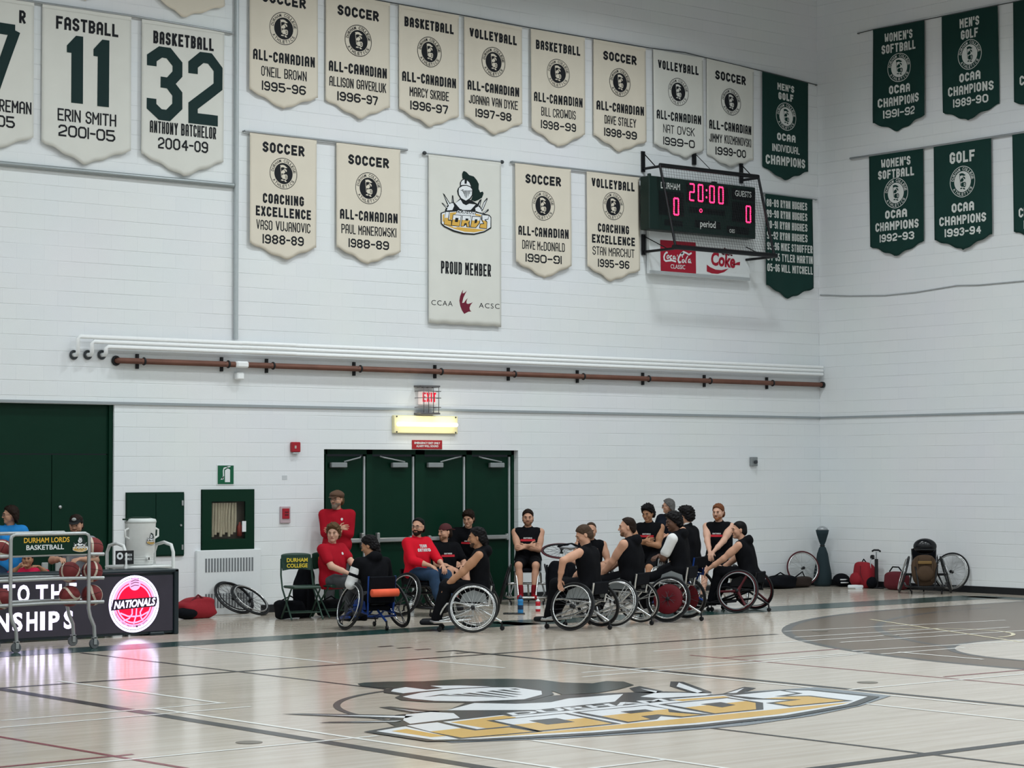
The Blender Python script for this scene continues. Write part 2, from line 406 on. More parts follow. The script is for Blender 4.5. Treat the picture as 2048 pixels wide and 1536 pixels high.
mx = N.new('ShaderNodeMix'); mx.data_type = 'RGBA'; mx.blend_type = 'MULTIPLY'; mx.inputs[0].default_value = .8
L.new(br.outputs['Color'], mx.inputs[6]); L.new(cr.outputs[0], mx.inputs[7]); L.new(mx.outputs[2], b.inputs['Base Color'])
b.inputs['Roughness'].default_value = FLOOR_ROUGH; b.inputs['Specular IOR Level'].default_value = FLOOR_SPEC
n3 = N.new('ShaderNodeTexNoise'); n3.inputs['Scale'].default_value = 2.2; L.new(mp.outputs[0], n3.inputs['Vector'])
bp = N.new('ShaderNodeBump'); bp.inputs['Strength'].default_value = .07; bp.inputs['Distance'].default_value = .004; L.new(n3.outputs['Fac'], bp.inputs['Height']); L.new(bp.outputs[0], b.inputs['Normal'])
FM = fm
def paint(name, col): return mat(name, col, FLOOR_ROUGH+.08, var=.05, scale=8, spec=FLOOR_SPEC*.6)
floor = struct(MB().add([(RM,YM,0),(0.0,YM,0),(0,0.3,0),(RM,.3,0)], [(0,1,2,3)]).build('floor', FM))
LM = [paint('stained_key', '5c4934'), paint('arc_grey', '3a3a39'), FM, paint('line_black', '161619'), paint('line_white', 'e8e8e4'), paint('line_red', '7e2a33'),
      paint('line_green', '1d3a36'), paint('line_cream', 'd9cfae'), paint('plate_bronze', '6d6558')]
F = Flat(lambda a, b, l: (a, b, l))
def arcpts(cx, cy, R, a0, a1, n=60): return [(cx+R*cos(radians(a0+(a1-a0)*i/n)), cy+R*sin(radians(a0+(a1-a0)*i/n))) for i in range(n+1)]
CY = -12.6
F.slot(0, .0004).poly(arcpts(-3.8, -12.3, 6.9, 90, 270)+[(-.9, -19.2), (-.9, -5.4)])
F.slot(1, .0008).quads(ribbon(arcpts(-3.8, -12.3, 6.9, 90, 270), .12, maxlen=9)).quads(ribbon([(-.9, -5.4), (-3.8, -5.4)], .09, maxlen=9))
F.quads(ribbon(arcpts(-3.0, -12.5, 6.45, 90, 270), .1, maxlen=9))
F.slot(2, .0012).poly(arcpts(-8.0, -11.9, 1.9, 0, 360))
F.slot(1, .0014).quads(ribbon(arcpts(-8.0, -11.9, 1.9, 0, 360), .09, maxlen=9))
def line(k, pts, t, lift=.0018): F.slot(k, lift).quads(ribbon(pts, t, maxlen=99))
line(6, [(-21.5, -4.28), (-10.9, -4.15), (-10.1, -4.05)], .62); line(6, [(-10.5, -4.02), (-5, -4.2), (-.8, -4.2)], .85); line(6, [(-.85, -4), (-.85, -24)], .5)
line(3, [(-19.43, -7.7), (-19.4, -20)], .13); line(3, [(-21.5, -7.7), (-9.1, -7.66)], .075, .0022)
line(3, [(-16.9, -4.6), (-16.5, -20)], .05, .0020); line(3, [(-13.6, -7.0), (-13.5, -20)], .09, .0020); line(3, [(-19, -16.3), (-14, -16.3)], .12)
line(5, [(-21.2, -9.5), (-20.8, -16)], .05); line(5, [(-24, -12.75), (-20.85, -12.7)], .05, .0022); line(5, [(-12.05, -9.2), (-12.05, -14)], .04); line(5, [(-12.05, -9.68), (-10.2, -9.68)], .045, .0022); line(5, [(-11.95, -12.6), (-9.5, -12.7)], .045, .0022)
for a, b in (((-22, -12.93), (-18.9, -12.93)), ((-20.6, -10.15), (-18.5, -10.15)), ((-21, -10.6), (-18.5, -10.55)), ((-18.9, -15.33), (-18.2, -15.33)), ((-14.3, -10), (-10.3, -10.2)), ((-14.6, -10.35), (-10.5, -10.3)),
             ((-13.6, -12.86), (-10.9, -12.93)), ((-12, -8.56), (-6, -8.75)), ((-9.3, -8.15), (-6.9, -8.35)), ((-10.3, -9.95), (-7.5, -10.3)), ((-10.4, -10.45), (-9, -10.47)), ((-9.5, -9.05), (-5.5, -9.3)), ((-8.7, -7.4), (-5, -7.9))):
    line(4, [a, b], .045, .0024)
for a, b in (((-19.2, -10.15), (-19.0, -17)), ((-18.2, -13.9), (-18.2, -17)), ((-18.65, -7.4), (-18.55, -10.15)), ((-14.6, -7.74), (-14.55, -9.1)), ((-13.72, -9), (-13.7, -14.5)), ((-10.05, -10.4), (-10.1, -11.6)), ((-15.6, -4.5), (-15.5, -7.5)), ((-14.4, -13.6), (-14.4, -16))):
    line(4, [a, b], .05, .0026)
line(7, arcpts(-7.5, -8.9, .85, -90, 90, 20), .05, .0028); line(7, [(-6.2, -6.6), (-7.9, -10.4)], .05, .0028); line(1, arcpts(-16.4, -12.0, 1.83, 95, 215, 30), .06, .003)
for px, py in ((771, 1293), (809, 1296), (846, 1299), (888, 1303), (926, 1306)):
    p = FL(px, py); line(3, [(p[0]-.1, p[1]), (p[0]+.1, p[1])], .07, .0025)
F.slot(8, .003)
for px, py in ((498, 1485), (1735, 1365), (1782, 1271), (1640, 1262)):
    p = FL(px, py); F.poly(disc2(p[0], p[1], .1, .1, 20))
o = F.mb.build('court_marking', LM, floor)
# ---- team emblem (helmet over a wordmark shield): artwork in its own flat coordinates
def E(ex, ey):
    p = WA(865+ex/10.97, 335+ey/10.97); return (p[0]+7.95, p[2]-5.9)
def EP(*a): return [E(a[i], a[i+1]) for i in range(0, len(a), 2)]
PLUME = (610,250,603,150,625,95,650,85,700,110,760,175,860,205,930,290,970,370,965,480,1000,555,1055,535,1075,580,1040,670,960,720,880,750,800,720,830,640,835,520,805,430,770,330,715,270,690,290,690,355,668,355,665,280,640,255)
def emblem(P, k, size=1, arc=False):
    """k: material slots dark, white, gold, plume, shadow"""
    D, W_, G, PL, SH = range(5); A = Flat(P)
    def pl(slot, lift, *a): A.slot(slot, lift).poly(EP(*a))
    dz = .0006 if arc else .0011
    if arc: pl(SH, 0, 150,1010,155,1290,330,1400,520,1480,700,1520,900,1500,1090,1440,1275,1340,1290,1060,1100,1000,700,960,400,980)
    # gauntlet claws
    for c in ((180,565,215,590,350,810,330,860,270,800),(150,780,175,780,290,880,270,900,215,860),(385,615,410,620,430,800,395,815,375,760),(1150,670,1165,700,1060,950,1010,950,1080,760),(1185,915,1185,960,1080,1030,1050,1000),(990,720,1035,700,1000,840,955,870,940,810)):
        pl(D, dz, *c)
    for c in ((215,630,345,830,315,850,290,790),(185,805,285,885,265,890),(395,660,400,790,390,750),(1145,710,1055,920,1025,940,1085,780),(1170,935,1085,1010,1065,1000),(1000,750,990,830,965,860)):
        pl(W_, dz*2, *c)
    pl(D, dz, 225,960,250,880,330,780,430,770,450,790,560,690,800,720,930,800,1000,850,1050,960,1010,1010,800,1000,400,990)
    pl(W_, dz*2, 265,950,290,880,350,790,410,790,430,850,390,940); pl(W_, dz*2, 890,900,960,860,1000,900,1040,980,1000,1000,900,960)
    pl(W_, dz*2, 450,790,570,710,620,800,690,835,760,800,900,820,790,940,580,940)
    pl(PL, dz*2, *PLUME)
    pl(D, dz*3, 555,420,555,340,590,280,640,250,720,265,790,340,815,440,840,500,835,620,790,700,685,762,570,700,510,600,495,520,515,460)
    pl(W_, dz*4, 575,395,580,330,610,290,655,270,655,365,700,365,710,290,760,340,795,425,700,390,620,390)
    pl(W_, dz*4, 535,460,610,415,700,410,780,440,820,490,815,610,770,680,685,735,585,680,535,600,525,520)
    for i, (a, b, c) in enumerate(((560,590,500),(600,618,600),(630,650,645),(663,682,680),(697,714,680),(728,745,650),(757,775,600),(790,808,545))): pl(D, dz*5, a,510,b,512,(b+680)/2+1 if i < 4 else b-8,c,(a+690)/2-3 if i < 4 else a+1,c-12)
    # shield
    pl(D, dz*6, 130,1000,230,965,500,945,900,975,1200,1050,1240,1100,1240,1340,1090,1430,860,1485,620,1470,400,1410,200,1310,132,1240)
    pl(W_, dz*7, 150,1015,240,985,500,970,900,1000,1190,1070,1222,1110,1220,1320,1080,1405,860,1455,640,1440,420,1380,220,1290,152,1230)
    pl(G, dz*8, 215,1265,400,1300,1120,1375,1080,1390,860,1430,650,1415,430,1355); pl(G, dz*8, 330,1000,470,985,470,1030,390,1150,320,1155); pl(G, dz*8, 170,1040,210,1030,200,1200,170,1190)
    pl(G, dz*8, 890,1020,1015,1050,1010,1080,890,1060)
    pl(D, dz*9, 480,945,900,975,890,1035,470,1005)
    A.slot(W_, dz*10)
    V, Fc = font_text('DURHAM', 0, 0, 1, 1, .03)
    A.vf(([E(685+p[0]*390+p[1]*18, 992-p[1]*55+p[0]*32) for p in V], Fc))
    L_ = dict(L=(235,965,325,970,300,1150,375,1160,365,1290,190,1260), O=(395,1035,585,1050,545,1305,355,1285), R=(600,1050,795,1060,760,1230,770,1325,690,1315,680,1260,640,1300,560,1305),
              D=(815,1070,1005,1080,985,1230,900,1335,770,1325), S=(1025,1040,1185,1050,1170,1150,1110,1160,1150,1200,1140,1360,970,1340,985,1240,1060,1235,1010,1150))
    for q in L_.values(): pl(D, dz*9, *q)
    def grow(q, s=.9):
        cx = sum(q[::2])/(len(q)//2); cy = sum(q[1::2])/(len(q)//2); return [cx+(v-cx)*s if i % 2 == 0 else cy+(v-cy)*s for i, v in enumerate(q)]
    W2 = dict(L=(240,980,310,982,288,1110,215,1110), O=(405,1048,570,1062,555,1160,390,1145), R=(610,1062,780,1072,770,1165,598,1160), D=(825,1085,990,1095,980,1175,812,1170), S=(1035,1055,1172,1064,1160,1138,1085,1150,1100,1180,1040,1165))
    G2 = dict(L=(215,1110,288,1110,284,1168,358,1178,350,1276,203,1250), O=(390,1145,555,1160,533,1290,368,1272), R=(598,1160,770,1165,735,1215,750,1310,705,1304,695,1230,650,1230,630,1290,574,1290), D=(812,1170,980,1175,970,1222,890,1322,785,1312), S=(1040,1165,1100,1180,1135,1210,1128,1346,985,1328,995,1255,1080,1250))
    for q in W2.values(): pl(W_, dz*10, *q)
    for q in G2.values(): pl(G, dz*10, *q)
    for q in ((450,1110,515,1115,500,1205,435,1200),(672,1125,735,1130,725,1175,665,1172),(875,1145,930,1148,915,1220,865,1235)): pl(D, dz*11, *q)
    return A.mb.build('emblem', k)
def emblem_mats(pre, rough, spec): return [mat(pre+'emblem_dark', '1c2124', rough, spec=spec), mat(pre+'emblem_white', 'e4e8ec', rough, spec=spec), mat(pre+'emblem_gold', 'd7ad55', rough, spec=spec), mat(pre+'emblem_plume', '142926', rough, spec=spec), mat(pre+'emblem_shadow', '7f8890', rough, spec=spec)]
e_ = emblem(lambda u, v, l: (5.05*u-.33*v*0-16.50, 4.77*v-12.74, .0032+l), emblem_mats('floor_', FLOOR_ROUGH+.06, FLOOR_SPEC*.7), arc=True)
e_.name = 'center_emblem'; e_.parent = floor
# ---- baseboards, cable runs
struct(MB().box((-6.84/2, -.008, .055), (6.84, .016, .11)).build('baseboard_back', mat('rubber_base', '16191d', .5)))
struct(MB().box((-11.3, -.008, .055), (1.55, .016, .11)).build('baseboard_left', MATS['rubber_base']))
struct(MB().box((-.008, -8, .055), (.016, 15.96, .11)).build('baseboard_right', MATS['rubber_base']))
struct(MB().box((-16, -.012, 2.925), (32, .03, .035)).build('trim_1', mat('raceway', '969ea2', .5)))
struct(MB().box((-.012, -8, 2.925), (.024, 15.9, .03)).build('trim_2', MATS['raceway']))
struct(MB().tube([(-24, -.03, 6.03), (-12.08, -.03, 6.03)], .035).build('trim_3', mat('conduit', '9aa1a3', .4, .4)))
struct(MB().tube([(-12.04, -.04, 11.5), (-12.04, -.04, 3.86)], .032, 10).build('trim_4', mat('conduit_light', 'b7bfc2', .4, .3)))
cable = MB(); pts = [WB(*p) for p in ((1641, 590), (1700, 592), (1770, 591), (1830, 585), (1915, 571), (1960, 570), (2048, 562), (2100, 556))]
cable.tube([(-.012, p[1], p[2]) for p in pts], .011, 6)
tag(cable.build('wall_cable', mat('cable_grey', 'a4a9ac', .5)), 'thin grey cable sagging along the right wall under the green banners', 'cable')

# ================================================================== exit doors
u0 = WA(648, 1000, REC)[0]
def dxs(v): return WA(630+v/4.518, 1000, REC)[0]
fr = MB()
fr.box(((DX0+DX1)/2, REC, DZ-.035), (DX1-DX0, .1, .07))
for a, b in ((78, 92), (448, 500), (890, 972), (1350, 1400), (1758, 1822)):
    xa, xb = max(dxs(a), DX0), min(dxs(b), DX1); fr.box(((xa+xb)/2, REC, DZ/2), (xb-xa, .1, DZ))
struct(fr.build('trim_5', DKGREEN))
for i, (a, b, hinge) in enumerate(((92, 448, 0), (500, 890, 1), (972, 1350, 0), (1400, 1758, 1))):
    xa, xb = dxs(a), dxs(b); d = struct(MB().box(((xa+xb)/2, REC+.02, 1.12), (xb-xa-.01, .045, 2.2)).build('door_%d' % (i+1), GREEN))
    MB().box((xb-.02, REC-.012, 1.12), (.025, .03, 2.2)).build('edge_strip', PIPEGREY, d)
    cx = xa+.2 if not hinge else xb-.3
    MB().box((cx, REC-.05, 2.09), (.28, .07, .075), bev=.01).tube([(cx+.1, REC-.05, 2.14), (cx+.35*(1 if not hinge else -.9), REC-.1, 2.2), (xb-.1 if not hinge else xa+.15, REC-.04, 2.22)], .012).build('door_closer', GREY, d)
    MB().box(((xa+xb)/2, REC-.05, .98), (xb-xa-.16, .05, .065), bev=.012).box((xa+.09 if hinge else xb-.09, REC-.06, .98), (.05, .07, .22), bev=.01).box((xb-.09 if hinge else xa+.09, REC-.05, .98), (.05, .06, .1), bev=.01).build('push_bar', STEEL, d)
# ---- tall green storage doors at the left
gd = struct(MB().box(((RM+GX1)/2, .09, (GZ+2.23)/2+.01), (GX1-RM, .05, GZ-2.23)).box((GX1-.03, .07, 1.45), (.06, .08, 2.9)).build('trim_6', GREEN))
xs_ = [WA(0, 1000, .08)[0], WA(102, 1000, .08)[0], GX1-.06]
xs_ = [xs_[1]-1.05*0-1.2, xs_[1], GX1-.06]
for i, (a, b) in enumerate(((xs_[0], xs_[1]), (xs_[1], xs_[2]))):
    d = struct(MB().box(((a+b)/2, .09, 1.115), (b-a-.012, .05, 2.22)).build('door_%d' % (5+i), GREEN))
    if i: 
        for z in (.35, 1.15, 1.85): MB().cyl((b+.015, .05, z-.07), (b+.015, .05, z+.07), .014, 8).build('hinge', STEEL, d)
        MB().lathe([(.001, -.02), (.022, -.02), (.022, .01), (.001, .012)], 12, (a+.12, .06, 1.53), (0, 1, 0)).build('keyhole', STEEL, d)
    x = a+.1 if i else b-.1
    MB().box((x, .045, 1.02), (.09, .03, .14), bev=.01).tube([(x-.03, .03, 1.05), (x-.03, -.02, 1.05), (x+.05, -.02, 1.05)], .011).build('handle_plate', STEEL, d)
    MB().box((x, .05, .72), (.1, .02, .16), bev=.01).build('lock_plate', STEEL, d)
struct(MB().box(((RM+xs_[0])/2, .09, 1.115), (xs_[0]-RM, .05, 2.22)).build('trim_7', GREEN))
# ---- flush green cabinet left, hose cabinet, vent
def rect(px0, py0, px1, py1):
    a, b = WA(px0, py0), WA(px1, py1); return a[0], b[0], b[2], a[2]
x0, x1, z0, z1 = rect(251, 985, 366, 1111.5)
t = thing('wall_cabinet', 'flush dark green cabinet doors in the wall behind the white cooler', 'cabinet', ((x0+x1)/2, 0, z0))
w_, h_ = x1-x0, z1-z0
MB().box((0, -.008, h_/2), (w_, .03, h_)).build('frame', DKGREEN, t)
for s in (-1, 1):
    d = MB().box((s*w_/4, -.028, h_/2), (w_/2-.01, .018, h_-.04)).build('door', mat('cabinet_green', '0c2f25', .5, spec=.15), t)
    if s > 0:
        for z in (.12, h_-.15): MB().box((w_/2-.035, -.04, z), (.025, .015, .07)).build('hinge', STEEL, d)
        MB().lathe([(.015, 0), (.015, .015)], 10, (w_/2-.06, -.05, h_*.48), (0, 1, 0)).build('lock', STEEL, d)
x0, x1, z0, z1 = rect(403, 979, 506.5, 1100.5); w_, h_ = x1-x0, z1-z0
t = thing('hose_cabinet', 'recessed green fire cabinet with glass door showing a folded hose', 'cabinet', ((x0+x1)/2, 0, z0))
MB().box((0, .1, h_/2), (w_, .012, h_)).box((-w_/2, .05, h_/2), (.02, .1, h_)).box((w_/2, .05, h_/2), (.02, .1, h_)).build('back_box', mat('cabinet_inside', '5c5750', .7), t)
d = MB()
for bx in ((-w_/2+.075, .15, h_), (w_/2-.075, .15, h_)): d.box((bx[0], -.012, h_/2), (bx[1], .03, bx[2]))
d.box((0, -.012, .085), (w_-.3, .03, .17)); d.box((0, -.012, h_-.085), (w_-.3, .03, .17)); d = d.build('door', mat('hose_green', '082c1e', .45, spec=.15), t)
MB().box((0, -.022, h_/2), (w_-.3, .004, h_-.34)).build('glass_pane', None, d)
gl = bpy.data.materials.new('cabinet_glass'); gl.use_nodes = True; q = gl.node_tree.nodes['Principled BSDF']; q.inputs['Transmission Weight'].default_value = 1; q.inputs['Roughness'].default_value = .05; q.inputs['IOR'].default_value = 1.1
q.inputs['Base Color'].default_value = (.95,.97,.96,1)
d.children[0].data.materials[0] = gl
# hose folds stand behind the pane: shown in the shallow box
hs = MB(); 
for k in range(9):
    x = -w_/2+.2+k*.045
    hs.tube([(x, .04, .2+.03*(k % 3)), (x+.01*sin(k), .034, .45), (x+.012, .038, h_-.19)], [.024, .022, .02], 8)
hs.build('fire_hose', mat('canvas_hose', 'c3b8a2', .9, bump=.4), t)
MB().lathe([(.001, 0), (.035, .005), (.04, .14), (.015, .17), (.012, .2)], 12, (w_/2-.2, .045, .2)).build('nozzle', mat('nozzle_red', '8c3a32', .4), t)
MB().box((w_/2-.17, -.026, .34), (.065, .003, .15)).build('inspection_tag', WHITE, t)
x0, x1, z0, z1 = rect(390, 1101, 518, 1226); 
t = thing('heater_cover', 'white ventilated metal panel on the wall under the fire cabinet', 'heater', ((x0+x1)/2, 0, 0)); w_, h_ = x1-x0, z1
MB().box((0, -.027, h_/2), (w_, .05, h_), bev=.008).build('cover', WHITE, t)
for zc, hh in ((h_-.21, .19), (.2, .2)):
    g = MB()
    for k in range(17): g.box((-w_*.36+k*w_*.72/16, -.053, zc), (w_*.026, .006, hh))
    g.build('grille', mat('grille_slot', '757a7e', .6), t)
# ---- small fittings on the back wall
def plate(name, label, cat, px0, py0, px1, py1, m, dep=.02, bev=.004, y=0):
    x0, x1, z0, z1 = rect(px0, py0, px1, py1); t = thing(name, label, cat, ((x0+x1)/2, y, z0))
    MB().box((0, -dep/2, (z1-z0)/2), (x1-x0, dep, z1-z0), bev=bev).build('plate', m, t); return t, x1-x0, z1-z0
t, w_, h_ = plate('safety_sign', 'green and white fire extinguisher symbol sign above the fire cabinet', 'sign', 433, 929, 468, 970, WHITE, .008, .002)
MB().box((0, -.011, h_/2), (w_*.9, .004, h_*.9)).build('sign_face', mat('sign_green', '0a5a3c', .4), t)
A = Flat(lambda u, v, l: (u*w_, -.0145-l, v*h_)); A.poly([(-.05,.14),(.24,.14),(.24,.75),(.16,.8),(.1,.8),(-.05,.72)])
A.quads(ribbon([(.05,.82),(.1,.88),(.26,.9)], .05)).quads(ribbon([(.1,.86),(-.1,.82),(-.14,.7),(-.13,.45),(-.2,.3)], .06)).poly([(-.3,.26),(-.13,.28),(-.12,.45)])
A.mb.build('pictogram', WHITE, t)
t, w_, h_ = plate('fire_alarm_horn', 'small dark red fire alarm box high on the wall left of the green doors', 'alarm', 580, 884, 597, 904.5, RED, .06, .01)
MB().box((-.02, -.063, h_*.5), (.03, .008, .04)).build('strobe', mat('strobe_lens', 'b9a9a5', .3), t); MB().box((0, -.03, -.012), (w_*.7, .05, .02)).build('bracket', PIPEGREY, t)
t, w_, h_ = plate('alarm_pull_station', 'red pull station under a clear cover left of the green doors', 'alarm', 559, 1013, 579, 1046, mat('clear_cover', 'b8a5ab', .2), .03, .006)
MB().box((0, -.035, h_*.57), (w_*.7, .012, h_*.62), bev=.004).build('pull_body', RED, t)
MB().box((.01, -.043, h_*.66), (w_*.34, .006, h_*.06)).box((.01, -.043, h_*.5), (w_*.34, .006, h_*.06)).build('pull_handle', mat('pull_dark', '4c1a22', .5), t)
t, w_, h_ = plate('thermostat', 'small grey guarded thermostat box on the back wall near the corner', 'thermostat', 1498.5, 914, 1511, 932, GREY, .06, .008); MB().lathe([(.03, 0), (.03, .03), (.012, .045)], 14, (0, -.1, h_*.45), (0, 1, 0)).build('dial', DKGREY, t)
t, w_, h_ = plate('wall_label', 'small faded paper label on the block wall above the pull station', 'label', 564, 951, 574, 959.5, mat('faded_paper', 'c2c7cb', .7), .003, 0)
t, w_, h_ = plate('warning_sign', 'red sign with white letters above the green exit doors', 'sign', 823.5, 880, 883.5, 898.5, mat('sign_red', '9d2027', .4), .012, .002)
A = Flat(lambda u, v, l: (u, -.0135-l, v)); A.vf(font_text('EMERGENCY EXIT ONLY', 0, h_*.68, w_*.86, h_*.24, .03)).vf(font_text('ALARM WILL SOUND', 0, h_*.34, w_*.74, h_*.24, .03)); A.mb.build('lettering', WHITE, t)
# exit sign in its wire guard
a = WA(857, 796, -.1); t = thing('exit_sign', 'lit red exit sign in a wire guard above the wall light', 'sign', (a[0], 0, a[2]-.16))
MB().box((0, -.07, .16), (.28, .1, .2), bev=.01).build('housing', mat('exit_face', 'e8d9d6', .4, emit=.35), t)
A = Flat(lambda u, v, l: (u, -.122-l, v)); A.quads(block_text('EXIT', 0, .17, .25, .14, .026)); A.mb.build('lettering', mat('exit_red', 'd81030', .4, emit=.8), t)
g = MB()
for z in (.02, .16, .26): g.tube([(-.18, 0, z), (-.18, -.17, z), (.18, -.17, z), (.18, 0, z)], .006, 6)
for x in (-.14, -.05, .04, .14): g.tube([(x, 0, .32), (x, -.17, .32), (x, -.17, -.06), (x, 0, -.06)], .006, 6)
g.box((-.02, -.09, .335), (.36, .18, .025)).box((-.02, -.09, -.075), (.36, .18, .025)); g.build('wire_guard', mat('guard_wire', '6f6e70', .4, .5), t)
# fluorescent wall light
a, b = WA(788, 828, -.06), WA(916, 838, -.06); cx = (a[0]+b[0])/2; wl = b[0]-a[0]
t = thing('wall_light', 'glowing fluorescent wall light over the green exit doors', 'light', (cx, 0, a[2]-.15))
MB().box((0, -.03, 0), (wl, .06, .27), bev=.01).build('base', mat('fixture_enamel', 'e6dfb4', .5), t)
MB().lathe([(.02, -wl*.47), (.032, -wl*.46), (.032, wl*.46), (.02, wl*.47)], 18, (0, -.09, .0), (1, 0, 0)).build('lens', mat('lamp_lens', 'fff3cf', .4, emit=2.2), t)
for sx in (-1, 1):
    for sz in (-1, 1): MB().lathe([(.012, 0), (.012, .012)], 8, (sx*wl*.46, -.07, sz*.115), (0, 1, 0)).build('screw', DKGREY, t)
l = bpy.data.lights.new('fluorescent_tube', 'AREA'); l.shape = 'RECTANGLE'; l.size = wl*.9; l.size_y = .1; l.energy = 2; l.color = (1, .93, .7)
for ry, en in ((radians(30), .8), (radians(150), 1.2)):
    l = l.copy(); l.energy = en; o = bpy.data.objects.new('fluorescent_tube', l); o.location = (cx, -.16, a[2]-.15+(.06 if en == 1.2 else -.06)); o.rotation_euler = (ry, 0, 0); COL.objects.link(o)

# ================================================================== pipes
WP = mat('pipe_white', 'eceff0', .4, var=.04); RUST = mat('rusty_copper_pipe', '6d4a3e', .55, .3, var=.35, scale=5, stretch=(1, 1, 1))
def pipe_px(pts, y): return [tuple(WA(px, py, y)) for px, py in pts]
for k, (xl, yl, xr, yr, yd) in enumerate(((156, 677.5, 1642, 731, 709), (184, 686, 1643, 739, 709), (212, 695, 1644, 747.5, 709))):
    y = -.13; a = WA(xl, yl, y); b = WA(xr, yr, y); z = (a[2]+b[2])/2; zb = WA(xl, yd, y)[2]
    t = thing('heating_pipe', ('topmost', 'middle', 'lowest')[k]+' of the three white pipes running along the back wall', 'pipe', (0, 0, 0), group='white wall pipes')
    xe = -.06; MB().tube([(a[0], -.02, zb), (a[0], y+.03, zb), (a[0], y, zb+.03), (a[0], y, z-.03), (a[0]+.03, y, z), (xe, y, z)], .029, 12).build('pipe', WP, t)
    e = MB().ring((a[0], -.018, zb), (0, 1, 0), .05, .016, 20, 6).build('collar', DKGREY, t)
    MB().tube([(-12.0, y, z), (-11.1, y, z)], .03, 12).build('coupling', WP, t)
y = -.1; a = WA(238, 711, y); b = WA(1642, 776, y); z = (a[2]+b[2])/2-.005
t = thing('gas_pipe', 'rusty brown pipe on black clamps below the white wall pipes', 'pipe')
MB().tube([(a[0], -.01, z), (a[0], y, z), (-.05, y, z)], .04, 12).build('pipe', RUST, t); MB().ring((a[0], -.022, z), (0, 1, 0), .05, .02, 20, 6).build('collar', BLACK, t); MB().tube([(-.06, y, z), (-.012, y, z)], .055, 12).build('end_cap', BLACK, t)
for px in (280, 449, 539, 714, 876, 1023, 1161, 1292, 1415, 1540):
    x = WA(px, 740, y)[0]; MB().box((x, -.07, z), (.03, .13, .05)).box((x, -.022, z), (.035, .04, .2)).ring((x+.06, y, z), (1, 0, 0), .042, .016, 16, 6).build('clamp', BLACK, t)
x = WA(480, 735, -.08)[0]
MB().box((x, -.06, z-.16), (.12, .1, .1), bev=.015).box((x, -.1, z), (.2, .14, .09), bev=.02).build('pipe_hanger', WP, t)
# ================================================================== banners
CREAM = mat('cream_canvas', 'dad3c4', .9, var=.05, scale=3, bump=.15, bscale=300); OFFW = mat('white_canvas', 'd9dad4', .9, var=.05, scale=3, bump=.15, bscale=300)
BGREEN = mat('green_canvas', '0a342f', .85, var=.12, scale=3, bump=.15, bscale=300)
INK = mat('black_print', '14171d', .8); INKW = mat('white_print', 'd5d9d6', .8); INKG = mat('dark_green_print', '0f2b2b', .8)
def banner(name, label, group, px, wall, clothm, ink, art, seed, flat=False, amp=.012, shade=None, out=.045):
    """px: TL, TR, BL, BR, tip in the survey photo; art(A, W, H) draws in metres, u from the middle, v down from the hem"""
    S = (lambda p: WA(p[0], p[1], -out)) if wall == 'A' else (lambda p: WB(p[0], p[1], -out))
    c = 0 if wall == 'A' else 1; sg = 1 if wall == 'A' else -1
    tl, tr, bl, br = [S(p) for p in px[:4]]; tip = S(px[4]) if len(px) > 4 else None
    ul, ur = (tl[c]*sg+bl[c]*sg)/2, (tr[c]*sg+br[c]*sg)/2; W = ur-ul; um = (ul+ur)/2
    ztl, ztr = tl[2], tr[2]; zt = (ztl+ztr)/2; zs = (bl[2]+br[2])/2; H = zt-zs
    tipd = zs-tip[2] if tip is not None else 0; tu = (tip[c]*sg-um) if tip is not None else 0
    rnd = random.Random(seed); f1, f2, p1, p2 = rnd.uniform(5, 8), rnd.uniform(10, 15), rnd.uniform(0, 6), rnd.uniform(0, 6)
    base = Vector((um*sg, -out, zt)) if wall == 'A' else Vector((-out, um*sg, zt))
    t = thing(name, label, 'banner', base, 0, group)
    def P(u, v, l=0):
        k = v/max(H, .1); d = amp*min(1, .15+k)*(sin(f1*u+p1+.6*v)+.5*sin(f2*u+p2-.4*v))+l; d = max(d, -out+.012)
        # lower edge leans a little off the wall
        z = -v+(ztr-ztl)*(u/W)*max(0, 1-k)
        return (u, -d, z) if wall == 'A' else (-d, -u, z)
    nu, nv = 26, 30; vs = []; fs = []
    for i in range(nu+1):
        u = -W/2+W*i/nu
        if tip is None: e = H+.006*sin(f2*u*2)
        else:
            q = (u+W/2)/(tu+W/2) if u < tu else (W/2-u)/(W/2-tu); e = H+tipd*q+.012*sin(u*21+p1)*(0 if q > .97 or q < .03 else 1)
        for j in range(nv+1): vs.append(P(u, e*j/nv))
    for i in range(nu):
        for j in range(nv): fs.append((i*(nv+1)+j, (i+1)*(nv+1)+j, (i+1)*(nv+1)+j+1, i*(nv+1)+j+1))
    m = MB(); m.add(vs, fs, True); cl = m.build('cloth', clothm, t)
    sd = cl.modifiers.new('thickness', 'SOLIDIFY'); sd.thickness = .003; sd.offset = -1
    hm = MB(); n = len(vs)
    hv = [P(-W/2+W*i/nu, v, .004) for i in range(nu+1) for v in (0, .05)]; hm.add(hv, [(2*i, 2*i+2, 2*i+3, 2*i+1) for i in range(nu)], True); hm.build('hem', clothm, t)
    A = Flat(lambda a, b, l: P(a, -b, .004+l)); art(A, W, H)
    A.build(ink, t)
    return t, P, W, H
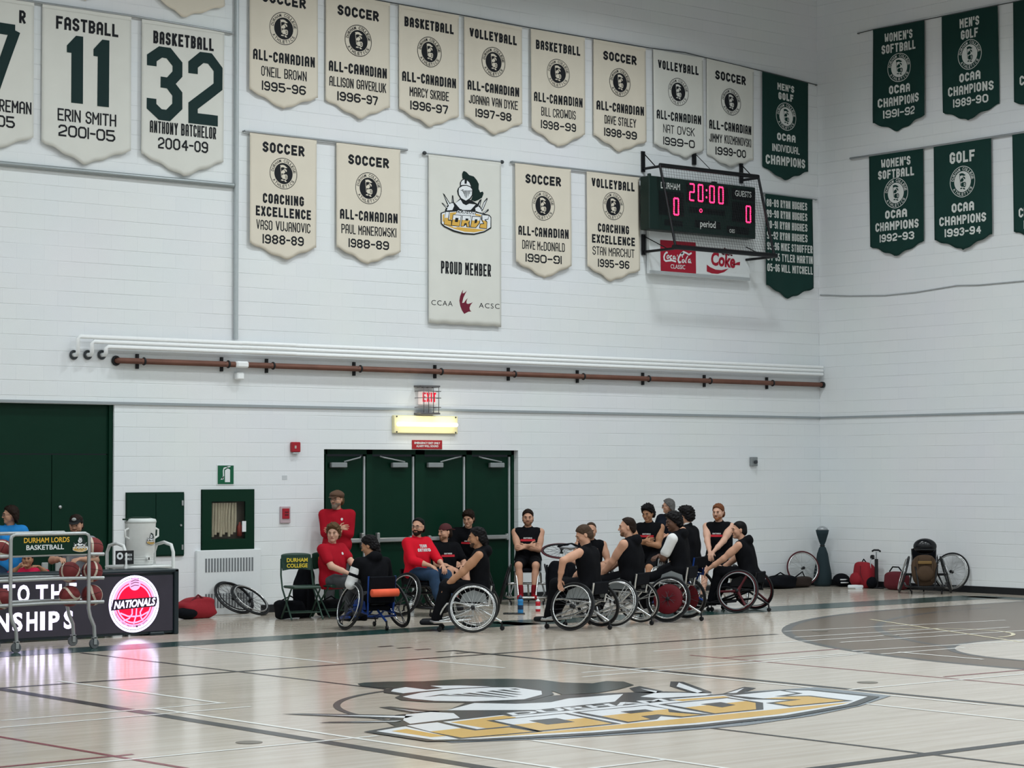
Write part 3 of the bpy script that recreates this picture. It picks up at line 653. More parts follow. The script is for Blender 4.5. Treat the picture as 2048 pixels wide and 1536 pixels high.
def crest(A, cy, rx, ry, dark, light):
    """round seal: ring, lettering, disc with a pennant bearer and a shield"""
    A.part('crest'); A.slot(dark, .0); k = rx/ry; Z = lambda q: [(a*k, b) for a, b in q]
    sh = lambda q: [(a*k, b+cy) for a, b in q]
    A.quads([sh(q) for q in ring2(0, 0, ry*.985, ry*.945, 48)])
    for V, Fc in arc_text('DURHAM COLLEGE', 0, 0, ry*.8, ry*.19, pi/2, 2.75)+arc_text('ATHLETICS', 0, 0, ry*.8, ry*.19, -pi/2, 1.95, True): A.vf((sh(V), Fc))
    A.blob(sh(disc2(0, 0, ry*.66, ry*.66, 40)), 8)
    A.slot(light, .002); s = ry*.66
    def p(*a): A.blob(sh([(a[i]*s, a[i+1]*s) for i in range(0, len(a), 2)]), 3)
    p(-.38,.76,-.1,.82,.1,.78,.42,.58,.2,.52,-.05,.6,-.3,.54); p(-.36,.6,-.31,.6,-.2,-.4,-.25,-.4)
    p(-.26,.12,-.22,.0,0,-.02,.16,.1,.14,.28,0,.36,-.16,.28); p(.0,.42,.14,.48,.32,.38,.36,.22,.28,.18,.18,.32)
    p(-.14,-.1,.14,-.06,.12,-.5,-.12,-.5,-.2,-.3); p(.14,-.08,.34,-.06,.44,-.2,.42,-.46,.28,-.58,.1,-.5,.06,-.3)
    p(-.3,-.68,-.26,-.58,-.02,-.58,.0,-.7); p(.04,-.62,.2,-.6,.36,-.76,.16,-.78)
    A.slot(dark, .003); q = lambda Q: [[(a*s*k, b*s+cy) for a, b in w] for w in Q]
    A.quads(q(ribbon([(.2,-.18),(.32,-.2),(.34,-.42),(.22,-.42)], .05, True)))
def layout(lines, cy, rf, dark=0, light=1):
    """lines: (text, centre, width, height, stroke) as fractions of the banner"""
    def art(A, W, H):
        A.slot(dark, 0)
        for s, v, wd, hh, st in lines: A.part('lettering'); A.slot(dark, 0); A.quads(block_text(s, 0, -v*H, wd*W, hh*H, st*W))
        if rf: crest(A, -cy*H, rf*W, rf*W*.98, dark, light)
    return art
def allcan(sport, name, year, nw):
    sw = {'SOCCER': .64, 'BASKETBALL': .82, 'VOLLEYBALL': .82}[sport]
    return layout([(sport, .15, sw, .095, .031), ('ALL-CANADIAN', .68, .9, .095, .026), (name, .82, nw, .09, .0145), (year, .95, .64, .085, .021)], .41, .21)
def coach(sport, name, year):
    return layout([(sport, .12, .62 if sport == 'SOCCER' else .82, .095, .031), ('COACHING', .585, .6, .09, .027), ('EXCELLENCE', .705, .82, .09, .027), (name, .83, .8, .09, .0145), (year, .955, .6, .085, .021)], .345, .205)
CB = [INK, CREAM]; WBK = [INK, OFFW]; GB = [INKW, BGREEN]
G1 = 'cream award banners in the upper row of the back wall'; G2 = 'award banners in the lower row of the back wall'; G3 = 'large numbered banners at the left of the back wall'; G4 = 'green championship banners on the right wall'; G5 = 'green banners on the back wall by the corner'
def B(label, g, px, art, cloth=CREAM, ink=CB, wall='A', seed=[0], **k):
    seed[0] += 1; return banner('banner', label, g, px, wall, cloth, ink, art, seed[0], **k)
B('cream soccer banner dated 1995-96, leftmost of the upper row', G1, ((498,-46),(635,-20),(499,178),(635,196),(567,218)), allcan('SOCCER', "O'NEIL BROWN", '1995-96', .66))
B('cream soccer banner dated 1996-97 in the upper row', G1, ((650,-18),(779,6),(653,200),(781,215),(719,238)), allcan('SOCCER', 'ALLISON GAVERLUK', '1996-97', .88))
B('cream basketball banner dated 1996-97 in the upper row', G1, ((799,9.5),(918,31),(797,218),(918,232),(862,254.5)), allcan('BASKETBALL', 'MARCY SKRIBE', '1996-97', .66))
B('cream volleyball banner dated 1997-98 in the upper row', G1, ((928,33),(1044,55),(929,233.5),(1044,246),(991,270)), allcan('VOLLEYBALL', 'JOANNA VAN DYKE', '1997-98', .86))
B('cream basketball banner dated 1998-99 with its tip folded back', G1, ((1060,57),(1170,76),(1063,256),(1169,268),(1118,294)), allcan('BASKETBALL', 'BILL CROWDIS', '1998-99', .63), amp=.02)
B('cream soccer banner dated 1998-99 at the right end of the cream upper row', G1, ((1187,78),(1292,97),(1188,271),(1291,283),(1240,304)), allcan('SOCCER', 'DAVE STALEY', '1998-99', .62))
B('white creased volleyball banner above the left bracket of the scoreboard', G1, ((1304,98),(1413,117),(1309,288),(1399,300),(1370,316)), allcan('VOLLEYBALL', 'NAT OVSK', '1999-0', .64), OFFW, WBK, amp=.014)
B('white soccer banner dated 1999-00 above the scoreboard', G1, ((1417,117),(1513,140),(1411,306),(1503,321),(1457,334)), allcan('SOCCER', 'JIMMY KUZMANOVSKI', '1999-00', .9), OFFW, WBK, amp=.014)
B('green golf banner for individual champions right of the scoreboard top', G5, ((1529,144),(1622,167),(1522,329),(1612,345),(1568,361)),
  layout([("MEN'S", .115, .36, .075, .024), ('GOLF', .215, .32, .08, .028), ('OCAA', .66, .4, .08, .03), ('INDIVIDUAL', .785, .6, .08, .017), ('CHAMPIONS', .92, .86, .1, .03)], .43, .22), BGREEN, GB)
NAMES = ('88-89 RYAN HUGHES', '89-90 RYAN HUGHES', '90-91 RYAN HUGHES', '91-92 RYAN HUGHES', '95-96 MIKE STAUFFER', '04-05 TYLER MARTIN', '05-06 WILL MITCHELL')
def namelist(A, W, H):
    for k, s in enumerate(NAMES):
        wd = .86+.1*(len(s) > 17); A.part('lettering').quads(block_text(s, (wd-.96)*W/2, -H*(.1+.118*k), wd*W, H*.085, .018*W))
B('green banner listing winners by year beside the scoreboard', G5, ((1531,386.5),(1625,397),(1532,570),(1625.5,576),(1577.6,597.6)), namelist, BGREEN, GB)
B('cream soccer coaching banner at the left of the lower row', G2, ((499,263),(634.5,281),(499,483),(631.5,497),(570,520)), coach('SOCCER', 'VASO VUJANOVIC', '1988-89'))
B('cream soccer banner dated 1988-89 in the lower row', G2, ((672,284),(800,299),(673,497),(800,501),(736.5,528.5)), allcan('SOCCER', 'PAUL MANEROWSKI', '1988-89', .86))
B('cream soccer banner dated 1990-91 in the lower row', G2, ((1029,325),(1142,337),(1031,524),(1141,531),(1090,556.6)), allcan('SOCCER', 'DAVE McDONALD', '1990-91', .76), amp=.02)
B('cream volleyball coaching banner left of the scoreboard', G2, ((1173,340.5),(1277,353),(1174,533),(1280,540),(1223.7,563.5)), coach('VOLLEYBALL', 'STAN MARCHUT', '1995-96'))
# tall member banner with the helmet emblem
def member(A, W, H):
    A.quads(block_text('PROUD MEMBER', .01*W, -.665*H, .69*W, .075*H, .028*W))
    for s, x in (('CCAA', -.32), ('ACSC', .33)): A.part('lettering').vf(font_text(s, x*W, -.878*H, .29*W, .03*H, .0, space=1.2))
    A.part('leaf_mark'); A.slot(2, .001); k = W/140*.98
    pts = [(935,95),(915,180),(960,175),(1040,115),(985,200),(940,280),(905,400),(960,390),(1000,340),(1065,280),(1030,350),(1030,400),(1070,415),(1130,400),(1210,370),(1150,430),(1115,500),(1130,555),(1170,580),(1080,590),(965,645),(900,570),(850,470),(825,350),(845,250),(890,160)]
    A.poly([((x-1000)/2048*.97*W, -.878*H-(y-430)/2048*.98*W) for x, y in pts])
bt, bP, bW, bH = B('tall white banner with a helmet emblem and a red maple leaf', G2, ((853,307),(1001,323),(861,647),(1003,653)), member, OFFW, [INK, OFFW, mat('maroon_print', '6d1a31', .8)], amp=.0015)
e_ = emblem(lambda u, v, l: bP(u-7.95-bt.location.x, bt.location.z-5.9-v, .005+l*1.1), emblem_mats('print_', .8, .2)); e_.name = 'emblem'; e_.parent = bt
# large numbered banners
def big(num, sport, name, year, sw, nw, yw, nwid, st):
    def art(A, W, H):
        A.slot(1, 0).quads(block_text(sport, .0, -.12*H, sw*W, .095*H, .026*W)); A.part('lettering').slot(1).quads(block_text(name, .0, -.79*H, nw*W, .09*H, .016*W)); A.part('lettering').slot(1).quads(block_text(year, 0, -.905*H, yw*W, .085*H, .018*W)); A.part('number').slot(0, 0)
        if num == '11':
            for x in (-.13, .17):
                X = lambda a, b: ((x+a)*W, -b*H); A.poly([X(-.1,.28), X(.0,.2), X(.08,.2), X(.08,.695), X(-.05,.695), X(-.05,.33), X(-.1,.33)])
        else: A.quads(block_text(num, .02*W, -.46*H, nwid*W, .55*H, st*W))
    return art
NB = [INKG, INK]
B('white fastball banner with a large green number eleven', G3, ((84,7),(264,34),(84,281),(260,303),(171,330)), big('11', 'FASTBALL', 'ERIN SMITH', '2001-05', .7, .66, .64, 0, 0), OFFW, NB)
B('white basketball banner with a large green number thirty two', G3, ((282,38),(449,62),(284,306),(448,325),(367,353)), big('32', 'BASKETBALL', 'ANTHONY BATCHELOR', '2004-09', .73, .8, .6, .92, .115), OFFW, NB)
def left_part(A, W, H):
    A.slot(1, 0).quads(block_text('R', .37*W, -.12*H, .07*W, .095*H, .026*W)); A.part('lettering').slot(1).quads(block_text('REMAN', .3*W, -.79*H, .35*W, .09*H, .016*W)); A.part('lettering').slot(1).quads(block_text('05', .2*W, -.905*H, .2*W, .085*H, .018*W)); A.part('number')
    A.slot(0, 0); A.quads(block_text('7', .1*W, -.46*H, .5*W, .55*H, .115*W))
B('white numbered banner cut off by the left edge of the photo', G3, ((-118,-24),(67,5),(-117,254),(68,276),(-25,305)), left_part, OFFW, NB)
B('cream banner cut off by the top edge, its tip above the number thirty two', G1, ((306,-230),(450,-206),(308,-8),(449,10.5),(366,35)), lambda A, W, H: None)
B('cream banner at the top edge left of the vertical conduit, only its tip showing', G1, ((104,-270),(250,-240),(106,-48),(248,-24),(172,1.5)), lambda A, W, H: None)
# right wall
def champs(l1, l2, yr, one=False):
    if one: return layout([(l1, .16, .44, .12, .034), ('OCAA', .685, .4, .095, .03), ('CHAMPIONS', .815, .82, .095, .027), (yr, .94, .64, .085, .024)], .42, .225)
    return layout([(l1, .115, .54 if len(l1) > 5 else .36, .095, .025), (l2, .235, .66 if len(l2) > 5 else .32, .095, .027), ('OCAA', .675, .4, .09, .03), ('CHAMPIONS', .80, .8, .095, .027), (yr, .925, .63, .085, .023)], .45, .225)
B("green women's softball banner dated 1991-92 in the upper row of the right wall", G4, ((1743.6,60),(1853,39.5),(1751,246),(1846,231),(1794.4,262.5)), champs("WOMEN'S", 'SOFTBALL', '1991-92'), BGREEN, GB, 'B', amp=.025)
B("green men's golf banner dated 1989-90 in the upper row of the right wall", G4, ((1881.4,33),(1996.6,10),(1888,223),(1995.6,209),(1936,241)), champs("MEN'S", 'GOLF', '1989-90'), BGREEN, GB, 'B', amp=.02)
B('green banner cut off by the right edge of the photo in the upper row', G4, ((2025.5,4),(2145,-19),(2029.5,202),(2146,187),(2086,221)), champs("MEN'S", 'GOLF', '1990-91'), BGREEN, GB, 'B')
B("green women's softball banner dated 1992-93 in the lower row of the right wall", G4, ((1737,311),(1847,295),(1740.5,494),(1847,481),(1792,512.5)), champs("WOMEN'S", 'SOFTBALL', '1992-93'), BGREEN, GB, 'B')
B('green golf banner dated 1993-94 in the lower row of the right wall', G4, ((1866,291.5),(1982,274.5),(1871,481),(1984.5,467),(1926.5,500)), champs('GOLF', '', '1993-94', True), BGREEN, GB, 'B')
B('green banner cut off by the right edge of the photo in the lower row', G4, ((2023,268),(2140,250),(2028,464),(2142,450),(2084,482)), champs('SOFTBALL', '', '1994-95', True), BGREEN, GB, 'B')
# rods and ropes
def rod(label, pts, wall, r, m, out=.045, ends=0):
    S = (lambda p: WA(p[0], p[1], -out)) if wall == 'A' else (lambda p: WB(p[0], p[1], -out))
    P = [tuple(S(p)) for p in pts]; t = thing('banner_rod' if r > .01 else 'banner_rope', label, 'rod' if r > .01 else 'rope', (0, 0, 0))
    MB().tube(P, r, 8).build('rod' if r > .01 else 'rope', m, t)
    hk = MB(); d = Vector((0, 1, 0)) if wall == 'A' else Vector((1, 0, 0))
    for p in (P[0], P[-1]): hk.tube([Vector(p), Vector(p)+d*(out-.004)], .012, 6)
    hk.build('wall_hook', GREY, t)
    if ends:
        for p in (P[0], P[-1]): MB().ell(p, (.035, .03, .03), 10, 8).build('finial', DKGREY, t)
ROPE = mat('dark_rope', '4b5052', .7); ALU = mat('aluminium_rod', 'a5aaad', .4, .6)
rod('dark rope carrying the upper row of banners along the back wall', ((480,-50),(640,-20),(770,3),(928,31),(1060,55.5),(1187,77),(1300,96),(1370,105),(1410,115),(1520,141),(1532,144),(1634,170)), 'A', .009, ROPE)
rod('metal rod of the large numbered banners', ((-140,-28),(67,3.5),(270,33),(466,66.5)), 'A', .016, ALU)
rod('metal rod through the two cream lower banners at the left', ((489,262),(815,299.5)), 'A', .017, ALU)
rod('thin rod with dark end caps on top of the tall white banner', ((849,306),(1004,324)), 'A', .012, ALU, ends=1)
rod('metal rod through the two cream lower banners by the scoreboard', ((1024,323.5),(1312,357)), 'A', .017, ALU)
rod('thin rope over the upper green banners of the right wall', ((1715,67),(1743,60),(1853,39),(1996,10),(2150,-20)), 'B', .008, ROPE)
rod('metal rod through the lower green banners of the right wall', ((1700,317),(1847,295.5),(1982,274.5),(2150,249)), 'B', .017, ALU)
rod('thin rod of the green winners banner', ((1529,386),(1634,399)), 'A', .011, ALU)

# ================================================================== scoreboard, advertising panel, net guard
SY = -.34
tl, tr, bl, br = [WA(*p, SY) for p in ((1298, 351), (1511, 374.5), (1299, 460), (1512, 476))]
x0, x1 = (tl[0]+bl[0])/2, (tr[0]+br[0])/2; zt, zb = (tl[2]+tr[2])/2, (bl[2]+br[2])/2; W, H = x1-x0, zt-zb
t = thing('scoreboard', 'dark green electronic scoreboard showing 20:00 behind a net guard', 'scoreboard', ((x0+x1)/2, 0, zb))
SBG = mat('scoreboard_case', '0d2521', .5); SBK = mat('scoreboard_panel', '060d10', .35)
MB().box((0, SY+.11, H/2), (W, .22, H), bev=.012).build('case', SBG, t)
mt = MB()
for sx in (-.35, .35): mt.box((sx*W, -.06, H/2), (.08, .12, H*.8))
mt.build('wall_mount', GREY, t)
def sbpx(px, py):   # crop pixels of the score panel -> panel coordinates (fractions)
    p = WA(1270+px/4.518, 270+py/4.518, SY); return p[0]-(x0+x1)/2, p[2]-zb
A = Flat(lambda u, v, l: (u, SY-.003-l, v))
for a, b, c, d in ((215,500,440,740),(462,438,842,640),(875,480,1085,600),(875,600,1085,800),(490,650,810,730),(540,765,770,855),(830,820,1030,905),(265,760,430,830)):
    p, q = sbpx(a, b), sbpx(c, d); A.part('digit_panel').poly([p, (q[0], p[1]), q, (p[0], q[1])])
A.build(SBK, t)
LED = mat('red_led', 'ff2a5c', .4, emit=5); A = Flat(lambda u, v, l: (u, SY-.007-l, v))
SEG = {'0': 'abcdef', '2': 'abged', ':': ''}
def digit(ch, px, py, w_, h_):
    A.part('led_digit'); c = sbpx(px, py); s = .026; P = dict(a=((-1,1),(1,1)), b=((1,1),(1,0)), c=((1,0),(1,-1)), d=((1,-1),(-1,-1)), e=((-1,-1),(-1,0)), f=((-1,0),(-1,1)), g=((-1,0),(1,0)))
    for k in SEG[ch]:
        (a, b), (e, f) = P[k]; n = 4
        for i in range(n):
            u, v = (i+.08)/n, (i+.92)/n
            A.quads(ribbon([(c[0]+(a+(e-a)*u)*w_/2, c[1]+(b+(f-b)*u)*h_/2), (c[0]+(a+(e-a)*v)*w_/2, c[1]+(b+(f-b)*v)*h_/2)], s, maxlen=9))
for ch, px, py in (('2', 512, 517), ('0', 590, 525), ('0', 693, 537), ('0', 774, 546)): digit(ch, px, py, .1, .27)
digit('0', 370, 647, .1, .27); digit('0', 1022, 717, .1, .27)
A.part('led_colon')
for px, py in ((644, 500), (644, 563)): c = sbpx(px, py); A.poly(disc2(c[0], c[1], .018, .018, 10))
A.part('led_dot'); c = sbpx(593, 684); A.quads(ring2(c[0], c[1], .022, .034, 16)); A.build(LED, t)
A = Flat(lambda u, v, l: (u, SY-.006-l, v))
for s, px, py, w_, h_ in (('DURHAM', 318, 462, .43, .105), ('GUESTS', 976, 533, .39, .1), ('period', 657, 815, .36, .15), ('OES', 875, 868, .13, .06)):
    c = sbpx(px, py); A.part('lettering').vf(font_text(s, c[0], c[1], w_, h_, .015))
A.build(INKW, t)
MB().box((-W*.48, SY+.05, H+.015), (.05, .06, .05), bev=.01).box((W*.12, SY+.05, H+.012), (.1, .06, .03), bev=.01).build('cable_gland', SBG, t)
# advertising panel below
PY = -.12
bl, br, tr_ = WA(1299.5, 549, PY), WA(1499, 560, PY), WA(1500, 492, PY); x0, x1 = bl[0], (br[0]+tr_[0])/2; zb2 = (bl[2]+br[2])/2; zt2 = zb+.03; W2, H2 = x1-x0, zt2-zb2
t = thing('advertising_panel', 'white panel with red soft drink logos under the scoreboard', 'sign', ((x0+x1)/2, 0, zb2))
MB().box((0, PY+.04, H2/2), (W2, .08, H2), bev=.01).build('case', WHITE, t); MB().box((0, PY-.002, .03), (W2, .01, .05)).build('frame_rail', PIPEGREY, t)
def adp(px, py): p = WA(1300+px/9.309, 470+py/9.309, PY); return p[0]-(x0+x1)/2, p[2]-zb2
SODA = mat('soda_red', 'a3162f', .4)
A = Flat(lambda u, v, l: (u, PY-.003-l, v)); A.poly([adp(*q) for q in ((188,90),(848,140),(856,735),(198,688))]); A.mb.build('red_square', SODA, t)
A = Flat(lambda u, v, l: (u, PY-.006-l, v))
def scr(pts, wd): 
    Q = [adp(*q) for q in pts]; A.quads(ribbon(Q, wd, maxlen=9))
for pts, wd in (([(325,330),(300,325),(270,360),(255,410),(262,460),(290,485),(345,478),(400,472),(440,485),(480,495)], .03), ([(330,375),(312,400),(312,430),(330,440),(350,410),(348,385),(330,375)], .02), ([(405,385),(380,390),(368,420),(375,445),(400,440)], .022),
                ([(455,390),(430,400),(425,440),(445,445),(470,400),(468,445),(485,450)], .02), ([(500,382),(512,384)], .03), ([(630,360),(600,340),(560,370),(530,420),(520,470),(535,510),(570,505)], .034), ([(575,350),(620,315),(670,335),(720,365),(770,335)], .03),
                ([(610,365),(590,390),(605,420)], .02), ([(625,455),(600,465),(592,500),(612,515),(635,490),(632,460)], .02), ([(700,390),(670,440),(655,505),(672,520)], .02), ([(745,450),(715,460),(708,505),(725,515),(750,470),(748,512),(765,522)], .02)): scr(pts, wd)
V, Fc = font_text('CLASSIC', 0, 0, 1, 1, .01); A.vf(([adp(515+p[0]*270, 592+p[0]*18-p[1]*80) for p in V], Fc)); A.mb.build('white_lettering', WHITE, t)
A = Flat(lambda u, v, l: (u, PY-.003-l, v))
V, Fc = font_text('Coke', 0, 0, 1, 1, .04, .1); A.vf(([adp(1360+p[0]*450, 465+p[0]*60-p[1]*260) for p in V], Fc))
A.poly([adp(*q) for q in ((1055,550),(1120,600),(1220,645),(1330,655),(1460,625),(1380,690),(1260,725),(1150,715),(1055,680))]); A.poly([adp(*q) for q in ((1540,560),(1620,510),(1675,500),(1672,565),(1600,560))])
A.mb.build('red_lettering', SODA, t)
A = Flat(lambda u, v, l: (u, PY-.0045-l, v)); V, Fc = font_text('diet', 0, 0, 1, 1, .03, .1); A.vf(([adp(1430+p[0]*210, 312+p[0]*30-p[1]*140) for p in V], Fc)); A.mb.build('dark_lettering', mat('dark_red_print', '4e1723', .5), t)
# net guard: tilted frame on four brackets
BLK = mat('guard_black', '15171b', .45, .2)
yt, yb = -.42, -.78
TL, TR, BL, BR = [WA(*p) for p in ((1323, 330, yt), (1521, 354.5, yt), (1348, 491, yb), (1544, 513.5, yb))]
zt_ = (TL[2]+TR[2])/2; zb_ = (BL[2]+BR[2])/2; xl = (TL[0]+BL[0])/2; xr = (TR[0]+BR[0])/2
TL = Vector((xl, yt, zt_)); TR = Vector((xr, yt, zt_)); BL = Vector((xl, yb, zb_)); BR = Vector((xr, yb, zb_))
t = thing('net_guard', 'black steel frame with netting standing out in front of the scoreboard', 'net')
MB().tube([TL, TR], .036, 8).build('top_bar', BLK, t); MB().tube([BL-Vector((.05,0,0)), BR+Vector((.05,0,0))], .04, 10).build('bottom_bar', BLK, t)
MB().tube([TL, BL], .022, 8).build('side_bar', BLK, t); MB().tube([TR, BR], .022, 8).build('side_bar', BLK, t)
for P, dz in ((TL, .12), (TR, .12), (BL, .05), (BR, .05)):
    x = P.x; z = P.z-.02
    MB().box((x, -.018, z+.12), (.07, .03, .34)).tube([(x, -.03, z), (x, P.y, z)], .022, 6).tube([(x, -.03, z+.26), (x, P.y*.75, z+.01)], .009, 6).build('bracket', BLK, t)
MB().box(((xl+xr)/2+.02, -.023, zt_+.3), (.07, .04, .3)).tube([((xl+xr)/2+.05, -.04, zt_+.32), ((xl+xr)/2+.05, yt, zt_)], .006, 6).build('bracket', BLK, t)
nt = MB(); nx, nz = 38, 30
def netp(u, v): p = TL.lerp(TR, u).lerp(BL.lerp(BR, u), v); return p+Vector((0, .03*sin(u*9)*sin(v*pi)+.03*sin(v*pi), 0))
for i in range(nx+1): nt.tube([netp(i/nx, j/8) for j in range(9)], .0022, 3)
for j in range(nz+1): nt.tube([netp(i/8, j/nz) for i in range(9)], .0022, 3)
nt.build('netting', mat('net_cord', '23262a', .8), t)
# ================================================================== helpers for things on the floor
def yaw(a): return radians(a)-PSI            # a: degrees counter-clockwise from the camera's right, seen from above
def fpos(px, py): p = FL(px, py); return (p[0], p[1], 0)
RUB = MATS['black_rubber']; ALLOY = mat('silver_alloy', 'c9cbcb', .25, .9); NAVYC = mat('black_cloth', '101217', .9, var=.15, bump=.3, bscale=80, spec=.1)
REDC = mat('red_cloth', '8e1c28', .85, bump=.4, bscale=12); MAROON = mat('maroon_cloth', '5d1a24', .85, bump=.4, bscale=14); BROWNC = mat('brown_canvas', '4b3a2b', .9, bump=.4, bscale=20)
TEALC = mat('dark_teal_cloth', '1e2f35', .85, bump=.4, bscale=14)
# ---- LED scorer's table
lx1, ly = FL(347, 1267)[0], -2.78; lx0 = -20.2; LH = .8
t = thing('display_table', 'long black courtside table with a lit display front and a round red badge', 'table', ((lx0+lx1)/2, ly, 0)); W = lx1-lx0
CASE = mat('table_case', '16242a', .45)
MB().box((0, .2, LH-.02), (W, .5, .04), bev=.01).box((W/2-.03, .2, LH/2), (.06, .5, LH), bev=.01).box((0, .02, .05), (W, .06, .06)).box((0, .02, LH-.06), (W, .06, .07)).build('case', CASE, t)
for x in (-W/2+.3, 0, W/2-.3): MB().box((x, .2, .02), (.2, .5, .04), bev=.01).build('foot', CASE, t)
scr_m = mat('screen_dark', '34313c', .35, var=.25, scale=3, emit=.10)
MB().box((-.03, -.005, LH/2-.01), (W-.08, .03, LH-.12)).build('screen', scr_m, t)
def lb(px, py): p = WA(px, py, ly-.022); return p[0]-(lx0+lx1)/2, p[2]
LWH = mat('screen_white', 'e2d8ff', .4, emit=2.4); LRED = mat('screen_red', 'ff0026', .4, emit=2.2); LPK = mat('screen_pink', 'f5a8dc', .4, emit=.85); LINE_ = mat('screen_ink', '2a1d33', .4, emit=.1)
for txt, xs in ((('T', 'O', 'T', 'H', 'E'), ((20,145,850,1005), (150,275,850,1030), (316,440,850,1025), (455,565,845,1020), (590,700,835,990))), (('N', 'S', 'H', 'I', 'P', 'S'), ((-40,90,1110,1290), (105,210,1100,1285), (232,345,1095,1280), (360,408,1090,1275), (432,545,1090,1270), (570,667,1080,1262)))):
    for ch, (a, b, c, d) in zip(txt, xs):
        p, q = lb(a/4.5175, 980+c/4.5175), lb(b/4.5175, 980+d/4.5175)
        A = Flat(lambda u, v, l: (u, -.023-l, v)); A.vf(font_text(ch, (p[0]+q[0])/2, (p[1]+q[1])/2, (q[0]-p[0])*.86, (p[1]-q[1])*.9, .035)); A.build(LWH, t)
c = lb(268.1, 1207.8); R = .345
A = Flat(lambda u, v, l: (u+c[0], -.022-l, v+c[1])); A.part('badge')
A.slot(0, .001).poly(disc2(0, 0, R, R, 48)); A.slot(3, .002).quads(ring2(0, 0, R*.92, R*.9, 48)); A.slot(2, .002).poly(disc2(0, .02*R, R*.84, R*.84, 48))
A.slot(1, .003).quads(ring2(0, .02*R, R*.735, R*.70, 48)).poly(disc2(0, .02*R, R*.645, R*.645, 40)); A.slot(2, .004).poly(disc2(.02*R, .7*R, R*.23, R*.23, 24))
A.slot(3, .005)
for k in (-.06, .04, .12): A.quads(ribbon([(-.14*R, (.66+k)*R), (.02*R, (.72+k)*R), (.18*R, (.7+k)*R)], .008))
A.slot(2, .004)
for pts in ([(-.55,-.3),(-.25,-.42),(0,-.44),(.3,-.42),(.6,-.28)], [(-.08,-.1),(-.08,-.35),(-.2,-.5),(-.42,-.58)], [(.1,-.1),(.08,-.4),(-.02,-.7)], [(.38,-.08),(.24,-.3),(.28,-.5),(.36,-.6)]):
    A.quads(ribbon([(a*R, b*R) for a, b in pts], .018))
A.slot(3, .006).poly([(-.93*R,-.2*R),(-.83*R,.18*R),(.9*R,.22*R),(.92*R,.1*R),(.85*R,-.12*R)])
A.slot(0, .008); V, Fc = font_text('NATIONALS', 0, 0, 1.66*R, .27*R, .03, .25); A.vf(([(a+.02*R, b+.045*R*a/R+.02*R) for a, b in V], Fc))
A.slot(3, .004); A.vf(arc_text('OSHAWA ONT MAY 23-25 2025', 0, 0, R*.8, R*.075, -pi/2-.25, 1.9, True, .0))
A.build([LWH, LRED, LPK, LINE_], t)
# ---- cart with drinks cooler behind the table
cp = WA(279, 1150, -1.9); cart = thing('utility_cart', 'white tube framed cart behind the display table carrying the drinks cooler', 'cart', (cp[0], -1.9, 0)); CWH = mat('cart_white', 'd6d9d8', .4)
for sx in (-1, 1):
    MB().tube([(sx*.34, -.25, .05), (sx*.34, -.25, .98), (sx*.34, -.2, 1.07), (sx*.34, -.02, 1.1), (sx*.34, .16, 1.07), (sx*.34, .22, .98), (sx*.34, .22, .05)], .022, 10).build('handle_frame', CWH, cart)
    for y in (-.25, .22): MB().lathe([(.05, -.018), (.05, .018)], 16, (sx*.34, y, .05), (1, 0, 0)).build('caster', DKGREY, cart)
for z in (.3, .8): MB().box((0, 0, z), (.72, .5, .04), bev=.012).build('shelf', CWH, cart)
MB().box((-.36, -.26, .93), (.25, .012, .17)).build('sign_panel', BLACK, cart)
A = Flat(lambda u, v, l: (u, -.268-l, v)); A.quads(ring2(-.43, .95, .02, .045, 16)).vf(font_text('LORDS', -.31, .96, .1, .03, .02)).vf(font_text('LORDS', -.31, .91, .1, .03, .02)); A.build(WHITE, cart)
ck = thing('water_cooler', 'tall white drinks cooler with a green lid on the cart', 'cooler', (cp[0]+.0, -1.92, .822)); CLW = mat('cooler_white', 'e2e4e2', .4)
MB().lathe([(.15, 0), (.165, .02), (.165, .14), (.178, .16), (.192, .52), (.195, .53)], 28).build('body', CLW, ck)
MB().lathe([(.198, .53), (.2, .545), (.19, .575), (.12, .59), (.001, .592)], 28).build('lid', mat('cooler_lid', 'cfd4d2', .4), ck); MB().lathe([(.14, .588), (.12, .602), (.001, .604)], 20).box((-.2, 0, .575), (.09, .05, .02)).build('lid_cap', DKGREEN, ck)
for sx in (-1, 1): MB().tube([(sx*.18, -.03, .33), (sx*.235, -.03, .36), (sx*.235, -.03, .44), (sx*.19, -.03, .46)], .015, 8).build('carry_handle', CLW, ck)
MB().lathe([(.025, 0), (.025, .05)], 12, (0, -.165, .09), (0, -1, 0)).box((0, -.2, .075), (.03, .03, .06), bev=.006).build('tap', CLW, ck)
g = MB()
for z in (.05, .08, .11): g.ring((0, 0, z), (0, 0, 1), .166, .003, 28, 5)
g.build('rib', CLW, ck)
_e = emblem(lambda u, v, l: (.186*sin((u*.155)/.186+.25), -.186*cos((u*.155)/.186+.25)*1.03-l*.6-.004, .33+v*.155-.03), emblem_mats('cooler_', .5, .3)); _e.name = 'emblem'; _e.parent = ck
